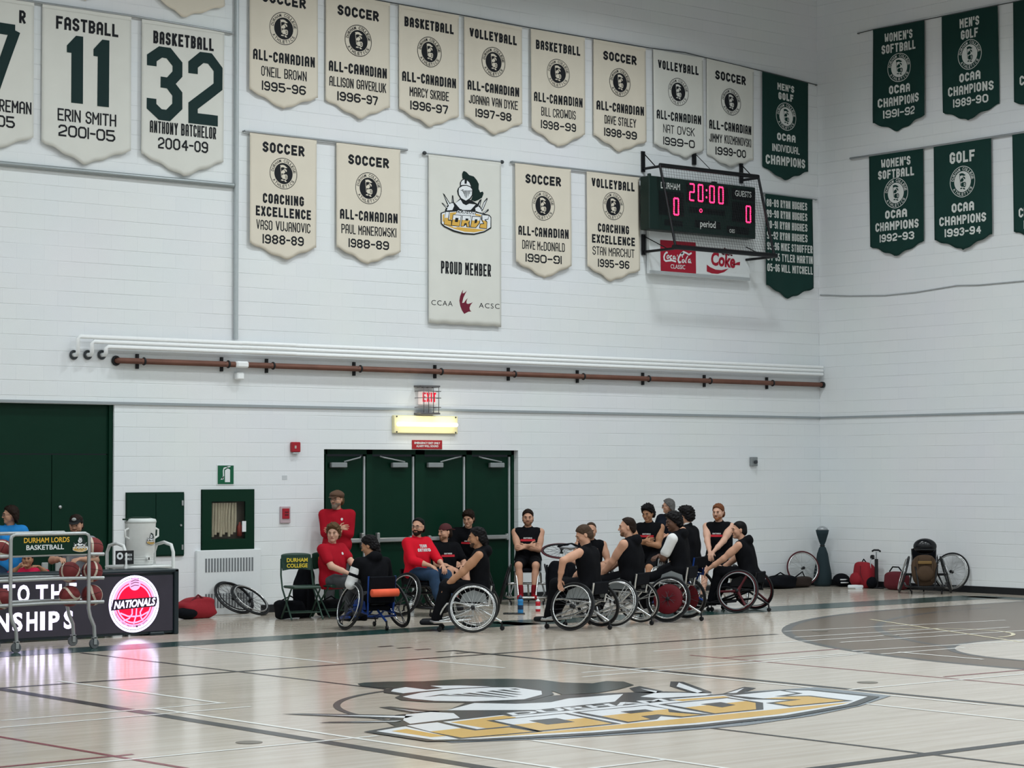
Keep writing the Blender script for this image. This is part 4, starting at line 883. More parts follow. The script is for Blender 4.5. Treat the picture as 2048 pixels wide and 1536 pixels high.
# ---- ball rack
L0 = FL(38, 1306.5); R0 = FL(188, 1296); ry = (L0[1]+R0[1])/2; rx0, rx1 = L0[0], R0[0]; RW = rx1-rx0; RD = .5
rack = thing('ball_rack', 'grey tube basketball rack on casters with a dark green sign', 'rack', (rx0, ry, 0)); RKM = mat('rack_tube', 'a9adae', .35, .6)
TZ = (1.06, .79, .52); SG = 1.30
for y, nm in ((0, 'front_frame'), (RD, 'rear_frame')):
    for x, s in ((-.06, -1), (RW-.08, 1)):
        f = MB().tube([(x-s*0+.06*(1 if s < 0 else 1), y, .1), (x+.05, y, .25), (x+.0, y+(.0 if y == 0 else 0), .36), (x-.02, y, .45), (x-.02, y, SG-.05)], .021, 10).build('post', RKM, rack)
        MB().cyl((x+.05, y-.017, .056), (x+.05, y+.017, .056), .055, 24).cyl((x+.05, y-.02, .056), (x+.05, y+.02, .056), .02, 14).build('caster_wheel', mat('caster_grey', '5e6265', .5), f); MB().box((x+.055, y-.024, .085), (.035, .006, .08)).box((x+.055, y+.024, .085), (.035, .006, .08)).box((x+.055, y, .122), (.05, .054, .014)).build('caster_fork', RKM, f)
MB().tube([(-.08, 0, SG-.06), (-.07, 0, SG-.02), (-.03, 0, SG), (RW-.15, 0, SG), (RW-.11, 0, SG-.02), (RW-.1, 0, SG-.06)], .021, 10).build('top_rail', RKM, rack)
MB().tube([(-.08, RD, SG-.06), (-.03, RD, SG), (RW-.15, RD, SG), (RW-.1, RD, SG-.06)], .021, 10).build('top_rail', RKM, rack)
for z in TZ:
    for y in (0.02, RD-.02): MB().tube([(-.5, y, z), (RW*.45, y, z+.012), (RW+.1, y, z)], .02, 10).build('shelf_rail', RKM, rack)
    MB().tube([(RW-.1, 0, z), (RW-.1, RD, z)], .016, 8).tube([(-.08, 0, z), (-.08, RD, z)], .016, 8).build('cross_bar', RKM, rack)
MB().box((RW/2-.09, 0, (SG+1.07)/2), (RW-.03, .012, SG-1.07), bev=.004).build('sign', DKGREEN, rack)
A = Flat(lambda u, v, l: (u, -.009-l, v)); x = RW*.36
A.slot(0).vf(font_text('DURHAM LORDS', x, 1.235, RW*.57, .058, .02)); A.part('lettering').slot(1).vf(font_text('BASKETBALL', x-.02, 1.155, RW*.47, .056, .02)); A.build([mat('sign_yellow', 'e0b23a', .5), WHITE], rack)
_e = emblem(lambda u, v, l: (RW*.775+u*.2, -.011-l*.5, 1.165+v*.2-.02), emblem_mats('rack_', .5, .3)); _e.name = 'emblem'; _e.parent = rack
# ---- basketballs
BALL = mat('basketball_maroon', '7a2a2c', .6, bump=.5, bscale=400); BTAN = mat('basketball_tan', 'cdbfae', .6)
def basketball(label, x, y, z, rx, rz):
    o = thing('basketball', label, 'ball', (x, y, z), rz, 'maroon and tan basketballs on the rack'); o.rotation_euler = (rx, .3, rz)
    MB().ell((0,0,0), (.12,.12,.12), 28, 18).build('cover', BALL, o)
    g = MB()
    for s in (-1, 1):
        pts = []
        for i in range(40):
            a = 2*pi*i/40; d = Vector((cos(a), sin(a), s*(.42+.32*cos(2*a)))).normalized()*.1195; pts.append(d)
        vs = []; fs = []
        for i, p in enumerate(pts):
            t_ = (pts[(i+1) % 40]-pts[i-1]).normalized(); b_ = p.normalized().cross(t_)*.013; vs += [(p+b_).normalized()*.1215, (p-b_).normalized()*.1215]
        for i in range(40): fs.append((2*i, 2*i+1, (2*i+3) % 80, (2*i+2) % 80))
        g.add(vs, fs, True)
    g.build('tan_panel', BTAN, o); MB().ring((0,0,0), (0,1,0), .1203, .0025, 40, 5).build('seam', BLACK, o)
def rx_of(px, y): p = WA(px, 1150, ry+y); return p[0]
for px, tier, y, rot, lb_ in ((185, 0, .25, (1.2, .4), 'basketball on the top tier beside the right post'), (4, 0, .25, (.5, 1.2), 'basketball on the top tier left of the sign'), (139.5, 1, .25, (.9, -.5), 'basketball on the middle tier left of the post'), (184, 1, .25, (1.6, .9), 'basketball on the middle tier right of the post'),
                              (139.5, 2, .25, (.3, .2), 'basketball on the lowest tier left of the post'), (184, 2, .25, (1.4, 1.8), 'basketball on the lowest tier right of the post'), (2, 2, .25, (.8, .1), 'basketball on the lowest tier at the left edge of the photo')):
    basketball('maroon and tan '+lb_, rx_of(px, y), ry+y, TZ[tier]+.02+sqrt(.14**2-.0)*.0+.045, *rot)
# ---- folding chairs
CHG = mat('chair_green', '16352a', .45); YEL = mat('chair_yellow', 'd9c23c', .6)
def folding_chair(label, loc, rz):
    t = thing('folding_chair', label, 'chair', loc, rz, 'green folding chairs along the wall')
    MB().box((.0, 0, .445), (.4, .4, .035), bev=.015).build('seat', CHG, t)
    bk = MB(); P = []
    n = 14
    for i in range(n+1):
        a = pi*i/n; y = .215*cos(a); zt = .845+.05*sin(a)**.5 if 0 < i < n else .8
        P.append((-.22-.02*sin(a), y, zt))
    pts = P+[(-.2, -.2, .66), (-.21, -.1, .675), (-.21, .1, .675), (-.2, .2, .66)]
    bk.prism([(p[0], p[1], p[2]) for p in pts], (-.022, 0, 0)); b = bk.build('backrest', CHG, t)
    for s, z in (('DURHAM', .80), ('COLLEGE', .725)):
        A = Flat(lambda u, v, l: (-.185-.02*0+.0+l, u, v)); A.vf(font_text(s, 0, z, .3, .055, .03)); A.build(YEL, b)
    for s in (-1, 1):
        MB().tube([(-.23, s*.215, .82), (-.215, s*.222, .6), (-.16, s*.222, .42), (.2, s*.222, .02)], .0125, 8).build('front_leg', CHG, t)
        MB().tube([(.14, s*.205, .43), (-.24, s*.205, .02)], .0125, 8).build('rear_leg', CHG, t)
    MB().tube([(.12, -.22, .11), (.12, .22, .11)], .009, 8).build('stretcher', CHG, t); MB().tube([(-.16, -.205, .11), (-.16, .205, .11)], .009, 8).build('stretcher', CHG, t)
    return t
CH1 = (-12.03, -1.7); CH2 = (-11.44, -1.62)
folding_chair('empty green folding chair with yellow lettering on its back', (CH1[0], CH1[1], 0), radians(-103))
folding_chair('green folding chair under the seated person in the red polo shirt', (CH2[0], CH2[1], 0), radians(-90))
# ---- soft bags
def bag(name, label, cat, loc, size, m, rz=0, group=None, seed=1, lump=.1, parts=None):
    t = thing(name, label, cat, loc, rz, group); r = random.Random(seed); ph = [r.uniform(0, 6) for _ in range(6)]
    sx, sy, sz = size[0]/2, size[1]/2, size[2]/2
    def fn(q):
        x, y, z = q.x/sx, q.y/sy, q.z/sz; e = .62
        f = lambda v: math.copysign(abs(v)**e, v)
        k = 1+lump*(sin(3*x+ph[0])*cos(2.6*y+ph[1])+.6*sin(5*z+ph[2]+2*x)); return (f(x)*sx*k, f(y)*sy*k, max(f(z)*sz*(1+lump*sin(4*x+ph[3])), -sz))
    MB().ell((0, 0, sz), (sx, sy, sz), 26, 18, fn=fn).build('body', m, t)
    return t
def strap(t, pts, m, r=.014, name='strap'): MB().tube(pts, r, 6).build(name, m, t)
p = WA(389, 1225, -.35); b = bag('duffel_bag', 'red and black duffel bag on the floor beside the display table', 'bag', (p[0], -.38, 0), (.62, .36, .27), REDC, .1, seed=4, lump=.14)
bl_ = MB().ell((-.22, -.08, .08), (.16, .15, .08), 16, 10).build('black_end', NAVYC, b); strap(b, [(-.2, -.1, .2), (-.05, -.12, .32), (.12, -.12, .22)], MAROON)
b = bag('backpack', 'black backpack standing on the seat edge behind the folding chair', 'bag', (-11.7, -1.28, .0), (.32, .2, .68), NAVYC, .2, seed=6); strap(b, [(-.08, -.12, .5), (-.1, -.16, .35), (-.08, -.12, .15)], NAVYC); strap(b, [(-.04, 0, .6), (0, -.02, .67), (.04, 0, .6)], NAVYC, .01, 'grab_loop')
b = bag('duffel_bag', 'black bag on the floor under the empty folding chair', 'bag', (-12.0, -1.34, 0), (.44, .28, .26), NAVYC, 0, seed=8); strap(b, [(-.15, 0, .24), (0, -.03, .31), (.15, 0, .24)], NAVYC, .01, 'handle')
b = bag('duffel_bag', 'black bag on the floor under the occupied folding chair', 'bag', (-11.3, -1.3, 0), (.4, .28, .24), NAVYC, 0, seed=9); strap(b, [(-.12, 0, .22), (0, -.03, .28), (.12, 0, .22)], NAVYC, .01, 'handle')
p = FL(1535, 1176); b = bag('duffel_bag', 'black duffel bag against the wall right of the players', 'bag', (p[0]+.05, -.35, 0), (.56, .36, .22), NAVYC, .0, seed=12); strap(b, [(-.18, 0, .2), (-.02, -.02, .27), (.15, 0, .2)], NAVYC, .012, 'handle')
p = WA(1600, 1165, -.35); b = bag('duffel_bag', 'low brown and black bag in front of the leaning wheel in the corner', 'bag', (p[0], -.32, 0), (.46, .28, .19), mat('dark_brown_cloth', '2b211d', .9, bump=.4, bscale=14), .0, seed=13); strap(b, [(-.1, 0, .17), (.05, -.04, .27), (.16, -.02, .12)], NAVYC, .012, 'strap')
# tall dark bag standing in the corner with a grey top
t = thing('ski_bag', 'tall dark teal bag standing in the corner with a silver wrapped top', 'bag', (-.28, -.3, 0))
MB().lathe([(.13, 0), (.16, .05), (.155, .22), (.12, .4), (.095, .56), (.06, .66), (.03, .7), (.06, .77), (.1, .9), (.115, .97)], 18).build('body', TEALC, t); MB().lathe([(.1, .96), (.09, 1.0), (.05, 1.03), (.001, 1.04)], 14).build('top_wrap', mat('foil_grey', 'a9adb0', .4, .5, bump=.5, bscale=30), t); MB().ring((0, 0, .70), (0, 0, 1), .035, .012, 14, 6).build('tie', BLACK, t)
t = thing('shoe_bag', 'round black bag with white stripes beside the tall corner bag', 'bag', (-.16, -.62, 0)); MB().ell((0, 0, .115), (.15, .15, .115), 18, 12).build('body', NAVYC, t)
st = MB()
for k in (-.5, -.2): st.tube([(.15*cos(a_)*cos(k)-.02, -.152*sin(a_)*.9-.0, .115+.117*sin(k*1.5+.4)*1) for a_ in np.linspace(.7, 2.4, 8)], .011, 6)
st.build('stripe', WHITE, t)
p = FL(1727, 1176); t = bag('backpack', 'red backpack standing by the right wall next to the pump', 'bag', (-.22, p[1]-.02, 0), (.26, .4, .44), REDC, 0, seed=21, lump=.06)
MB().ell((-.12, .08, .15), (.08, .13, .12), 14, 10).build('front_pocket', REDC, t); strap(t, [(0, -.06, .42), (-.01, 0, .49), (0, .06, .42)], NAVYC, .012, 'grab_loop'); strap(t, [(-.12, -.02, .38), (-.145, -.04, .25), (-.13, -.1, .12)], MAROON, .006, 'zip')
MB().ell((-.03, -.2, .1), (.11, .09, .1), 14, 10).build('black_base', NAVYC, t)
p = FL(1711, 1177.5); t = thing('towel', 'rolled white towel on the floor in front of the red backpack', 'towel', (p[0], p[1], 0), yaw(0)); MB().lathe([(.02, -.13), (.032, -.12), (.036, 0), (.03, .12), (.018, .13)], 14, (0, 0, .033), (1, 0, 0)).build('roll', WHITE, t); MB().box((.05, -.02, .006), (.12, .08, .012), bev=.004).build('loose_end', WHITE, t)
p = FL(1757, 1177); t = thing('floor_pump', 'black floor pump standing between the red backpack and the maroon bag', 'pump', (-.2, p[1], 0)); MB().tube([(0,0,.02), (0,0,.5)], .03, 12).build('barrel', BLACK, t); MB().tube([(0,0,.5), (0,0,.62)], .01, 8).build('piston', GREY, t); MB().tube([(0,-.09,.63), (0,-.05,.65), (0,.05,.65), (0,.09,.63)], .016, 8).build('handle', BLACK, t); MB().box((0,0,.012), (.12,.24,.024), bev=.008).build('foot', BLACK, t); MB().tube([(-.03,0,.08), (-.06,.07,.2), (-.05,.09,.45), (-.03,.06,.55), (-.03,0,.52)], .009, 6).build('hose', PIPEGREY, t); MB().lathe([(.04,-.015),(.04,.015)], 14, (-.03,.06,.53), (1,0,0)).build('gauge', BLACK, t)
p = WB(1793, 1170, -.25); t = bag('duffel_bag', 'maroon duffel bag half hidden by the empty wheelchair at the right wall', 'bag', (-.25, p[1], 0), (.3, .42, .3), MAROON, 0, seed=25, lump=.05); strap(t, [(0, -.13, .3), (0, -.05, .38), (0, .08, .38), (0, .15, .3)], NAVYC, .012, 'handle')
# ---- bottles
def bottle(label, px, py, h, r, m, capm):
    p = FL(px, py); t = thing('water_bottle', label, 'bottle', (p[0], p[1], 0)); MB().lathe([(r*.9, 0), (r, .01), (r, h*.5), (r*.86, h*.56), (r, h*.62), (r, h*.74), (r*.6, h*.8)], 18).build('body', m, t); MB().lathe([(r*.75, h*.79), (r*.75, h*.9), (r*.3, h*.92), (r*.3, h), (.001, h)], 14).build('cap', capm, t)
    MB().lathe([(r*1.01, h*.2), (r*1.01, h*.45)], 18, cap=False).build('label_band', capm, t); return t
bottle('blue water bottle on the floor in front of the crossed arms player', 1041, 1226, .25, .04, mat('bottle_blue', '2f7fb8', .3), mat('bottle_cap_dark', '1c3350', .4))
bottle('red drink bottle with a white cap on the floor beside the blue bottle', 1076, 1223, .18, .036, mat('bottle_red', 'b5202e', .3), WHITE)
bottle('white bottle on the floor behind the blue wheelchair', 823, 1233, .24, .035, WHITE, PIPEGREY)
p = FL(1028, 1228); t = thing('tablet', 'flat black tablet lying on the floor by the blue bottle', 'tablet', (p[0], p[1], 0), yaw(2)); MB().box((0, 0, .007), (.3, .2, .014), bev=.004).build('body', BLACK, t); MB().box((0, 0, .0145), (.27, .17, .002)).build('screen', mat('tablet_glass', '0c0d10', .1), t)
# ================================================================== sports wheelchairs
DRED = mat('dark_red_metal', '4a121a', .45, .3); BLUEM = mat('blue_metal', '1c3f86', .35, .5); BLKM = mat('black_metal', '191a1d', .4, .4); DISC = mat('red_disc', '560c16', .5, .1, spec=.2); SPK = mat('spoke_wire', 'b4b6b7', .3, .8); DSPK = mat('dark_spoke', '4a4c50', .4, .6)
_WC = {}
def wheel(parent, name, M, R=.31, style='wire', rim=ALLOY, tyre=RUB, push=ALLOY, label=None, cat=None):
    """tyre mesh with rim, push rim, hub and spokes below it; local axis Z points outwards"""
    key = (R, style, rim.name, tyre.name, push and push.name)
    first = key not in _WC
    if first:
        d = {}
        d['tyre'] = MB().ring((0,0,0), (0,0,1), R-.013, .0135, 48, 10)
        d['rim'] = MB().ring((0,0,0), (0,0,1), R-.034, .011, 48, 8, sq=1.2)
        if push: d['push_rim'] = MB().ring((0,0,.028), (0,0,1), R-.05, .008, 44, 8)
        d['hub'] = MB().lathe([(.012,-.035), (.026,-.034), (.026,-.026), (.014,-.02), (.014,.02), (.026,.026), (.026,.034), (.012,.04), (.001,.041)], 16)
        s = MB()
        if style == 'mag':
            for k in range(3):
                a = 2*pi*k/3+.4; s.tube([(0,0,0), (.1*cos(a), .1*sin(a), 0), ((R-.04)*cos(a), (R-.04)*sin(a), 0)], [.03, .016, .02], 8)
        elif style == 'four':
            for k in range(8):
                a = 2*pi*(k//2)/4+(.1 if k % 2 else -.1)+.3; s.tube([(.02*cos(a), .02*sin(a), .012*(1 if k % 2 else -1)), ((R-.04)*cos(a+.05), (R-.04)*sin(a+.05), 0)], .0055, 6)
        else:
            n = 24
            for k in range(n):
                a = 2*pi*k/n; b = a+(.55 if (k//2) % 2 else -.55); z = .028 if k % 2 else -.028
                s.tube([(.025*cos(b), .025*sin(b), z), ((R-.04)*cos(a), (R-.04)*sin(a), 0)], .0021, 5)
        d['spokes'] = s
        if style == 'disc': d['disc_cover'] = MB().lathe([(.03, .012), (R*.35, .02), (R*.62, .014), (R*.66, .004), (R*.62, -.004), (.03, -.002)], 36)
        _WC[key] = d
    d = _WC[key]; mm = dict(tyre=tyre, rim=rim, push_rim=push, hub=BLKM, spokes=(rim if style == 'mag' else DSPK if rim in (BLKM, DRED) else SPK), disc_cover=DISC)
    def get(k, par, nm):
        if isinstance(d[k], MB): o = d[k].build(nm, mm[k], par); d[k] = o.data
        else:
            o = bpy.data.objects.new(nm, d[k]); COL.objects.link(o); o.parent = par
        return o
    t = get('tyre', parent, name); t.matrix_local = M if parent else Matrix.Identity(4)
    if not parent: t.matrix_world = M
    for k in ('rim', 'push_rim', 'hub', 'spokes', 'disc_cover'):
        if k in d: get(k, t, k)
    if label: tag(t, label, cat)
    return t
def axis_m(c, ax, roll=0):
    ax = Vector(ax).normalized(); return Matrix.Translation(c) @ ax.to_track_quat('Z', 'Y').to_matrix().to_4x4() @ Matrix.Rotation(roll, 4, 'Z')
def wheelchair(label, loc, a, frame=ALLOY, style='wire', rim=ALLOY, push=ALLOY, tyre=RUB, seat_z=.47, bumper=True, back=.2, group='sports wheelchairs on the court', R=.31, extra=None):
    t = thing('wheelchair', label, 'wheelchair', (loc[0], loc[1], 0), yaw(a), group); c = radians(16)
    zc = R*cos(c)+.003
    for s in (1, -1):
        wheel(t, 'wheel', axis_m((0, s*.335, zc), (0, s*cos(c), sin(c)), .7*s), R, style, rim, tyre, push)
    f = MB(); r = .0145
    f.tube([(0, -.3, zc), (0, .3, zc)], .02, 10)
    for s in (1, -1):
        f.tube([(-.2, s*.19, seat_z-.05), (.22, s*.19, seat_z-.01), (.33, s*.18, seat_z-.02), (.38, s*.16, seat_z-.08), (.46, s*.13, .14), (.5, s*.12, .09)], r, 8)
        f.tube([(0, s*.2, zc), (-.12, s*.19, seat_z-.05)], r, 8).tube([(0, s*.2, zc), (.12, s*.19, seat_z-.03)], r, 8)
        f.tube([(0, s*.22, zc-.02), (.3, s*.26, .16), (.42, s*.24, .13)], r, 8)
        f.tube([(-.18, s*.18, seat_z-.05), (-.225, s*.19, seat_z+back)], r, 8)
    if bumper: f.tube([(.02, .33, .16), (.3, .33, .13), (.48, .27, .12), (.56, .1, .12), (.56, -.1, .12), (.48, -.27, .12), (.3, -.33, .13), (.02, -.33, .16)], .0155, 8)
    f.tube([(-.02, 0, zc), (-.18, 0, .2), (-.34, 0, .11)], r, 8).tube([(.47, -.12, .12), (.47, .12, .12)], r, 8)
    f.build('frame', frame, t)
    MB().box((.08, 0, seat_z+.01), (.42, .36, .06), bev=.02).build('seat', NAVYC, t)
    MB().box((-.228, 0, seat_z+back*.55+.02), (.03, .37, back*.8), ry=-.1, bev=.012).build('backrest', NAVYC, t)
    for s in (1, -1):
        MB().prism([(-.17, s*.2, seat_z), (-.15, s*.2, seat_z+.1), (0, s*.2, seat_z+.15), (.13, s*.2, seat_z+.1), (.17, s*.2, seat_z)], (0, s*.006, 0)).build('side_guard', frame if frame is not ALLOY else GREY, t)
        MB().lathe([(.02,-.012), (.032,-.01), (.032,.01), (.02,.012)], 14, (.42, s*.24, .033), (0,1,0)).tube([(.42, s*.24, .035), (.42, s*.26, .06), (.42, s*.24, .14)], .009, 6).build('caster', BLKM, t)
    MB().lathe([(.02,-.012), (.03,-.01), (.03,.01), (.02,.012)], 14, (-.35, 0, .031), (0,1,0)).tube([(-.35, 0, .035), (-.34, 0, .12)], .012, 6).build('rear_caster', BLKM, t)
    MB().box((.5, 0, .085), (.1, .26, .015), bev=.005).build('footrest', BLKM, t)
    if extra: extra(t)
    return t
def off(loc, a, d):      # ground offset d metres along camera-ground angle a
    y = yaw(a); return (loc[0]+d*cos(y), loc[1]+d*sin(y), 0)
def by_near_wheel(px, py, a, side):      # chair centre from where its nearer wheel touches the floor
    p = FL(px, py); return off(p, a+(90 if side < 0 else -90), .43)
W = {}
def roll(t): MB().lathe([(.03,-.19), (.05,-.185), (.05,.185), (.03,.19)], 18, (-.3, 0, .47), (0,1,0)).build('foam_roll', mat('orange_foam', 'e8603f', .7, var=.15, scale=14, stretch=(.2, 1, .2)), t)
a6 = 122; p = FL(747, 1258)
SZ = lambda hz: hz-.758-.15
W[6] = wheelchair('blue framed wheelchair with an orange foam roll, seen from behind', p, a6, BLUEM, 'four', BLKM, ALLOY, back=.42, extra=roll, seat_z=SZ(1.165))
W[7] = wheelchair('black wheelchair of the person in the red sweatshirt', FL(843, 1230), -42, BLKM, 'four', BLKM, ALLOY, seat_z=SZ(1.335))
W[10] = wheelchair('silver wheelchair with white wire spokes, its player seen in profile', by_near_wheel(945, 1266, 178, 1), 178, ALLOY, 'wire', ALLOY, ALLOY, seat_z=SZ(1.275))
W[11] = wheelchair('dark wheelchair facing the camera by the right door post', FL(1056, 1207), -92, ALLOY, 'four', BLKM, BLKM, seat_z=SZ(1.405))
W[13] = wheelchair('wheelchair with black spokes and a wide silver push rim, front centre', by_near_wheel(1138, 1262, 150, 1), 150, ALLOY, 'wire', BLKM, ALLOY, seat_z=SZ(1.3))
W[14] = wheelchair('silver wheelchair with paired V spokes behind the front centre chair', by_near_wheel(1226, 1253, 152, 1), 152, ALLOY, 'four', ALLOY, ALLOY, seat_z=SZ(1.375))
W[17] = wheelchair('wheelchair with red disc wheels of the player in the white sleeve', by_near_wheel(1332, 1245, 157, 1), 157, ALLOY, 'disc', BLKM, ALLOY, seat_z=SZ(1.425))
W[20] = wheelchair('black wheelchair with dark red three spoke wheels at the end of the group', by_near_wheel(1471, 1226, 155, 1), 155, BLKM, 'mag', DRED, GREY, tyre=RUB, seat_z=SZ(1.265))
W[8] = wheelchair('dark wheelchair of the player with the backwards cap', FL(893, 1216), -60, BLKM, 'four', BLKM, BLKM, seat_z=SZ(1.22))
W[9] = wheelchair('dark wheelchair of the leaning player in front of the green doors', FL(936, 1206), -85, BLKM, 'wire', DRED, BLKM, seat_z=SZ(1.44))
W[12] = wheelchair('dark wheelchair of the mostly hidden player by the block wall', FL(1182, 1203), -85, BLKM, 'wire', BLKM, BLKM, seat_z=SZ(1.2))
W[15] = wheelchair('silver wheelchair of the curly haired player with crossed arms', FL(1296, 1207), -110, ALLOY, 'wire', ALLOY, ALLOY, seat_z=SZ(1.475))
W[18] = wheelchair('blue wheelchair half hidden behind the red disc wheels', FL(1372, 1221), 150, BLUEM, 'wire', BLKM, ALLOY, seat_z=SZ(1.47))
W[19] = wheelchair('silver wheelchair of the red haired player', FL(1437, 1209), -112, ALLOY, 'wire', ALLOY, BLKM, seat_z=SZ(1.49))
# empty chairs: one under the loose wheel, one at the right wall
p = FL(1123, 1209); e0 = bag('equipment_bag', 'tall black equipment bag on the floor under the loose maroon wheel', 'bag', (p[0], p[1], 0), (.46, .42, .66), NAVYC, yaw(-5), seed=31, lump=.05); strap(e0, [(-.2, -.2, .6), (-.21, -.25, .4), (-.2, -.22, .15)], NAVYC); strap(e0, [(.1, -.23, .6), (.1, -.26, .4), (.1, -.23, .15)], NAVYC)
wheel(None, 'spare_wheel', axis_m((p[0]-.02, p[1]-.03, .80), (-.2, -.28, 1)), .31, 'wire', BLKM, mat('maroon_tyre', '4c1c24', .55), None, 'loose maroon tyred wheel lying flat on the tall black bag', 'wheel')
t = thing('towel', 'crumpled grey and white towel on the loose wheel', 'towel', (p[0]+.1, p[1]-.05, .835), yaw(0)); MB().ell((0, 0, .02), (.13, .1, .035), 18, 10, fn=lambda q: (q.x*(1+.2*sin(30*q.y)), q.y, q.z*(1+.4*sin(40*q.x)))).build('cloth', mat('towel_grey', 'a8abb0', .9), t); MB().tube([(-.16, .02, .03), (-.05, -.05, .06), (.05, .0, .07), (.16, -.04, .03)], .016, 8).build('black_strap', NAVYC, t)
p = WB(1850, 1180, -.62); W[1] = wheelchair('empty wheelchair against the right wall with a brown bag hung on it', (-.62, p[1], 0), -97, BLKM, 'wire', BLKM, ALLOY, back=.24)
w1 = W[1].location
b = bag('backpack', 'brown canvas bag hanging in front of the empty wheelchair at the right wall', 'bag', (w1[0]-.2, w1[1]-.16, .13), (.26, .4, .5), BROWNC, yaw(-97)+0, seed=41, lump=.07)
MB().ell((.13, 0, .2), (.06, .15, .13), 14, 10).build('pocket', BROWNC, b); strap(b, [(.1, -.12, .46), (.15, -.12, .3), (.13, -.1, .08)], BROWNC); strap(b, [(.1, .12, .46), (.15, .12, .3), (.13, .1, .08)], BROWNC)
MB().box((.15, 0, .38), (.02, .22, .05), bev=.008).build('buckle_strap', mat('tan_webbing', '7a6038', .8), b)
t = thing('helmet_case', 'glossy black shell case on top of the brown bag at the right wall', 'case', (w1[0]-.05, w1[1]-.05, .64), yaw(-97)); MB().ell((0, 0, .12), (.11, .19, .13), 22, 14).build('shell', mat('gloss_black', '0f1116', .2), t); MB().ring((0, 0, .07), (0, 0, 1), .15, .016, 24, 6).build('rim_band', BLACK, t)
# loose wheels against the walls
MT = MATS['maroon_tyre']
def lean(px, py, y, ax, R, **k):
    p = WA(px, py, y); return wheel(None, 'spare_wheel', axis_m((p[0], y, p[2]), ax), R, **k)
lean(468, 1195, -.26, (.12, -.68, .72), .31, style='wire', rim=BLKM, push=BLKM, label='loose black wheel leaning on the heater panel, rear one of the pair', cat='wheel')
lean(500, 1200, -.34, (.2, -.62, .76), .31, style='wire', rim=BLKM, push=ALLOY, label='loose black wheel lying against the other one by the heater panel', cat='wheel')
wheel(None, 'spare_wheel', axis_m((WA(1606, 1124, -.22)[0], -.22, .32), (-.42, -.88, .2)), .3, 'wire', ALLOY, MT, None, 'loose wheel with a dark red tyre leaning in the corner', 'wheel')
pr = WB(1903, 1141, -.15); wheel(None, 'spare_wheel', axis_m((-.15, pr[1], .335), (-1, -.25, .2)), .32, 'wire', ALLOY, RUB, ALLOY, 'loose silver wheel leaning on the right wall behind the empty wheelchair', 'wheel')
# ================================================================== people: one continuous skin per person, clothing and hair as parts
from mathutils.bvhtree import BVHTree
V3 = lambda *a: np.array(a, dtype=np.float64)
def unit(v): return v/(np.linalg.norm(v)+1e-12)
class Field:
    """signed distance field of blended limbs on a grid, turned into one smooth quad mesh"""
    def __init__(s): s.ops = []; s.cut = []; s.lo = np.full(3, 9.); s.hi = np.full(3, -9.)
    def rc(s, a, b, ra, rb, k=.03, grow=True):
        a = np.asarray(a, float); b = np.asarray(b, float); s.ops.append(('c', a, b, ra, rb, k)); r = max(ra, rb)
        lo = np.minimum(a, b)-r; hi = np.maximum(a, b)+r
        s.lo = np.minimum(s.lo, lo); s.hi = np.maximum(s.hi, hi); return s
    def el(s, c, R, rad, k=.02, sub=False):
        c = np.asarray(c, float); s.ops.append(('s' if sub else 'e', c, R, np.asarray(rad, float), 0, k)); r = max(rad)
        if not sub: s.lo = np.minimum(s.lo, c-r); s.hi = np.maximum(s.hi, c+r)
        return s
    def half(s, p, n): s.cut.append((np.asarray(p, float), unit(np.asarray(n, float)))); return s      # keeps the side n points away from
    def mesh(s, vox=.008, noise=None):
        lo = s.lo-.02; n = np.ceil((s.hi+.02-lo)/vox).astype(int)+1
        ax = [(lo[i]+np.arange(n[i])*vox).astype(np.float32) for i in range(3)]
        D = np.full(tuple(n), 1., np.float32)
        for op in s.ops:
            k = op[5]
            if op[0] == 'c': a, b, ra, rb = op[1:5]; r = max(ra, rb)+k+.03; l = np.minimum(a, b)-r; h = np.maximum(a, b)+r
            else: r = float(max(op[3]))+k+.03; l = op[1]-r; h = op[1]+r
            i0 = np.clip(np.floor((l-lo)/vox).astype(int), 0, n); i1 = np.clip(np.ceil((h-lo)/vox).astype(int)+1, 0, n)
            if (i1 <= i0).any(): continue
            sl = tuple(slice(p, q) for p, q in zip(i0, i1)); X, Y, Z = [ax[i][sl[i]].reshape([-1 if j == i else 1 for j in range(3)]) for i in range(3)]
            if op[0] == 'c':
                ba = b-a; L = ba@ba+1e-9; t = np.clip(((X-a[0])*ba[0]+(Y-a[1])*ba[1]+(Z-a[2])*ba[2])/L, 0, 1)
                d = np.sqrt((X-a[0]-ba[0]*t)**2+(Y-a[1]-ba[1]*t)**2+(Z-a[2]-ba[2]*t)**2)-(ra+(rb-ra)*t)
            else:
                c, R, rad = op[1:4]; q = [(X-c[0])*R[0, i]+(Y-c[1])*R[1, i]+(Z-c[2])*R[2, i] for i in range(3)]
                k0 = np.sqrt(sum((q[i]/rad[i])**2 for i in range(3))); k1 = np.sqrt(sum((q[i]/rad[i]**2)**2 for i in range(3)))+1e-6; d = k0*(k0-1)/k1
            o = D[sl]
            if op[0] == 's': hh = np.maximum(k-np.abs(-d-o), 0)/k; D[sl] = np.maximum(o, -d)+hh*hh*k/4
            else: hh = np.maximum(k-np.abs(d-o), 0)/k; D[sl] = np.minimum(o, d)-hh*hh*k/4
        X, Y, Z = [ax[i].reshape([-1 if j == i else 1 for j in range(3)]) for i in range(3)]
        if noise: D = D+noise(X, Y, Z).astype(np.float32)
        for p, nn in s.cut: D = np.maximum(D, (X-p[0])*nn[0]+(Y-p[1])*nn[1]+(Z-p[2])*nn[2])
        return nets(D, lo, vox)
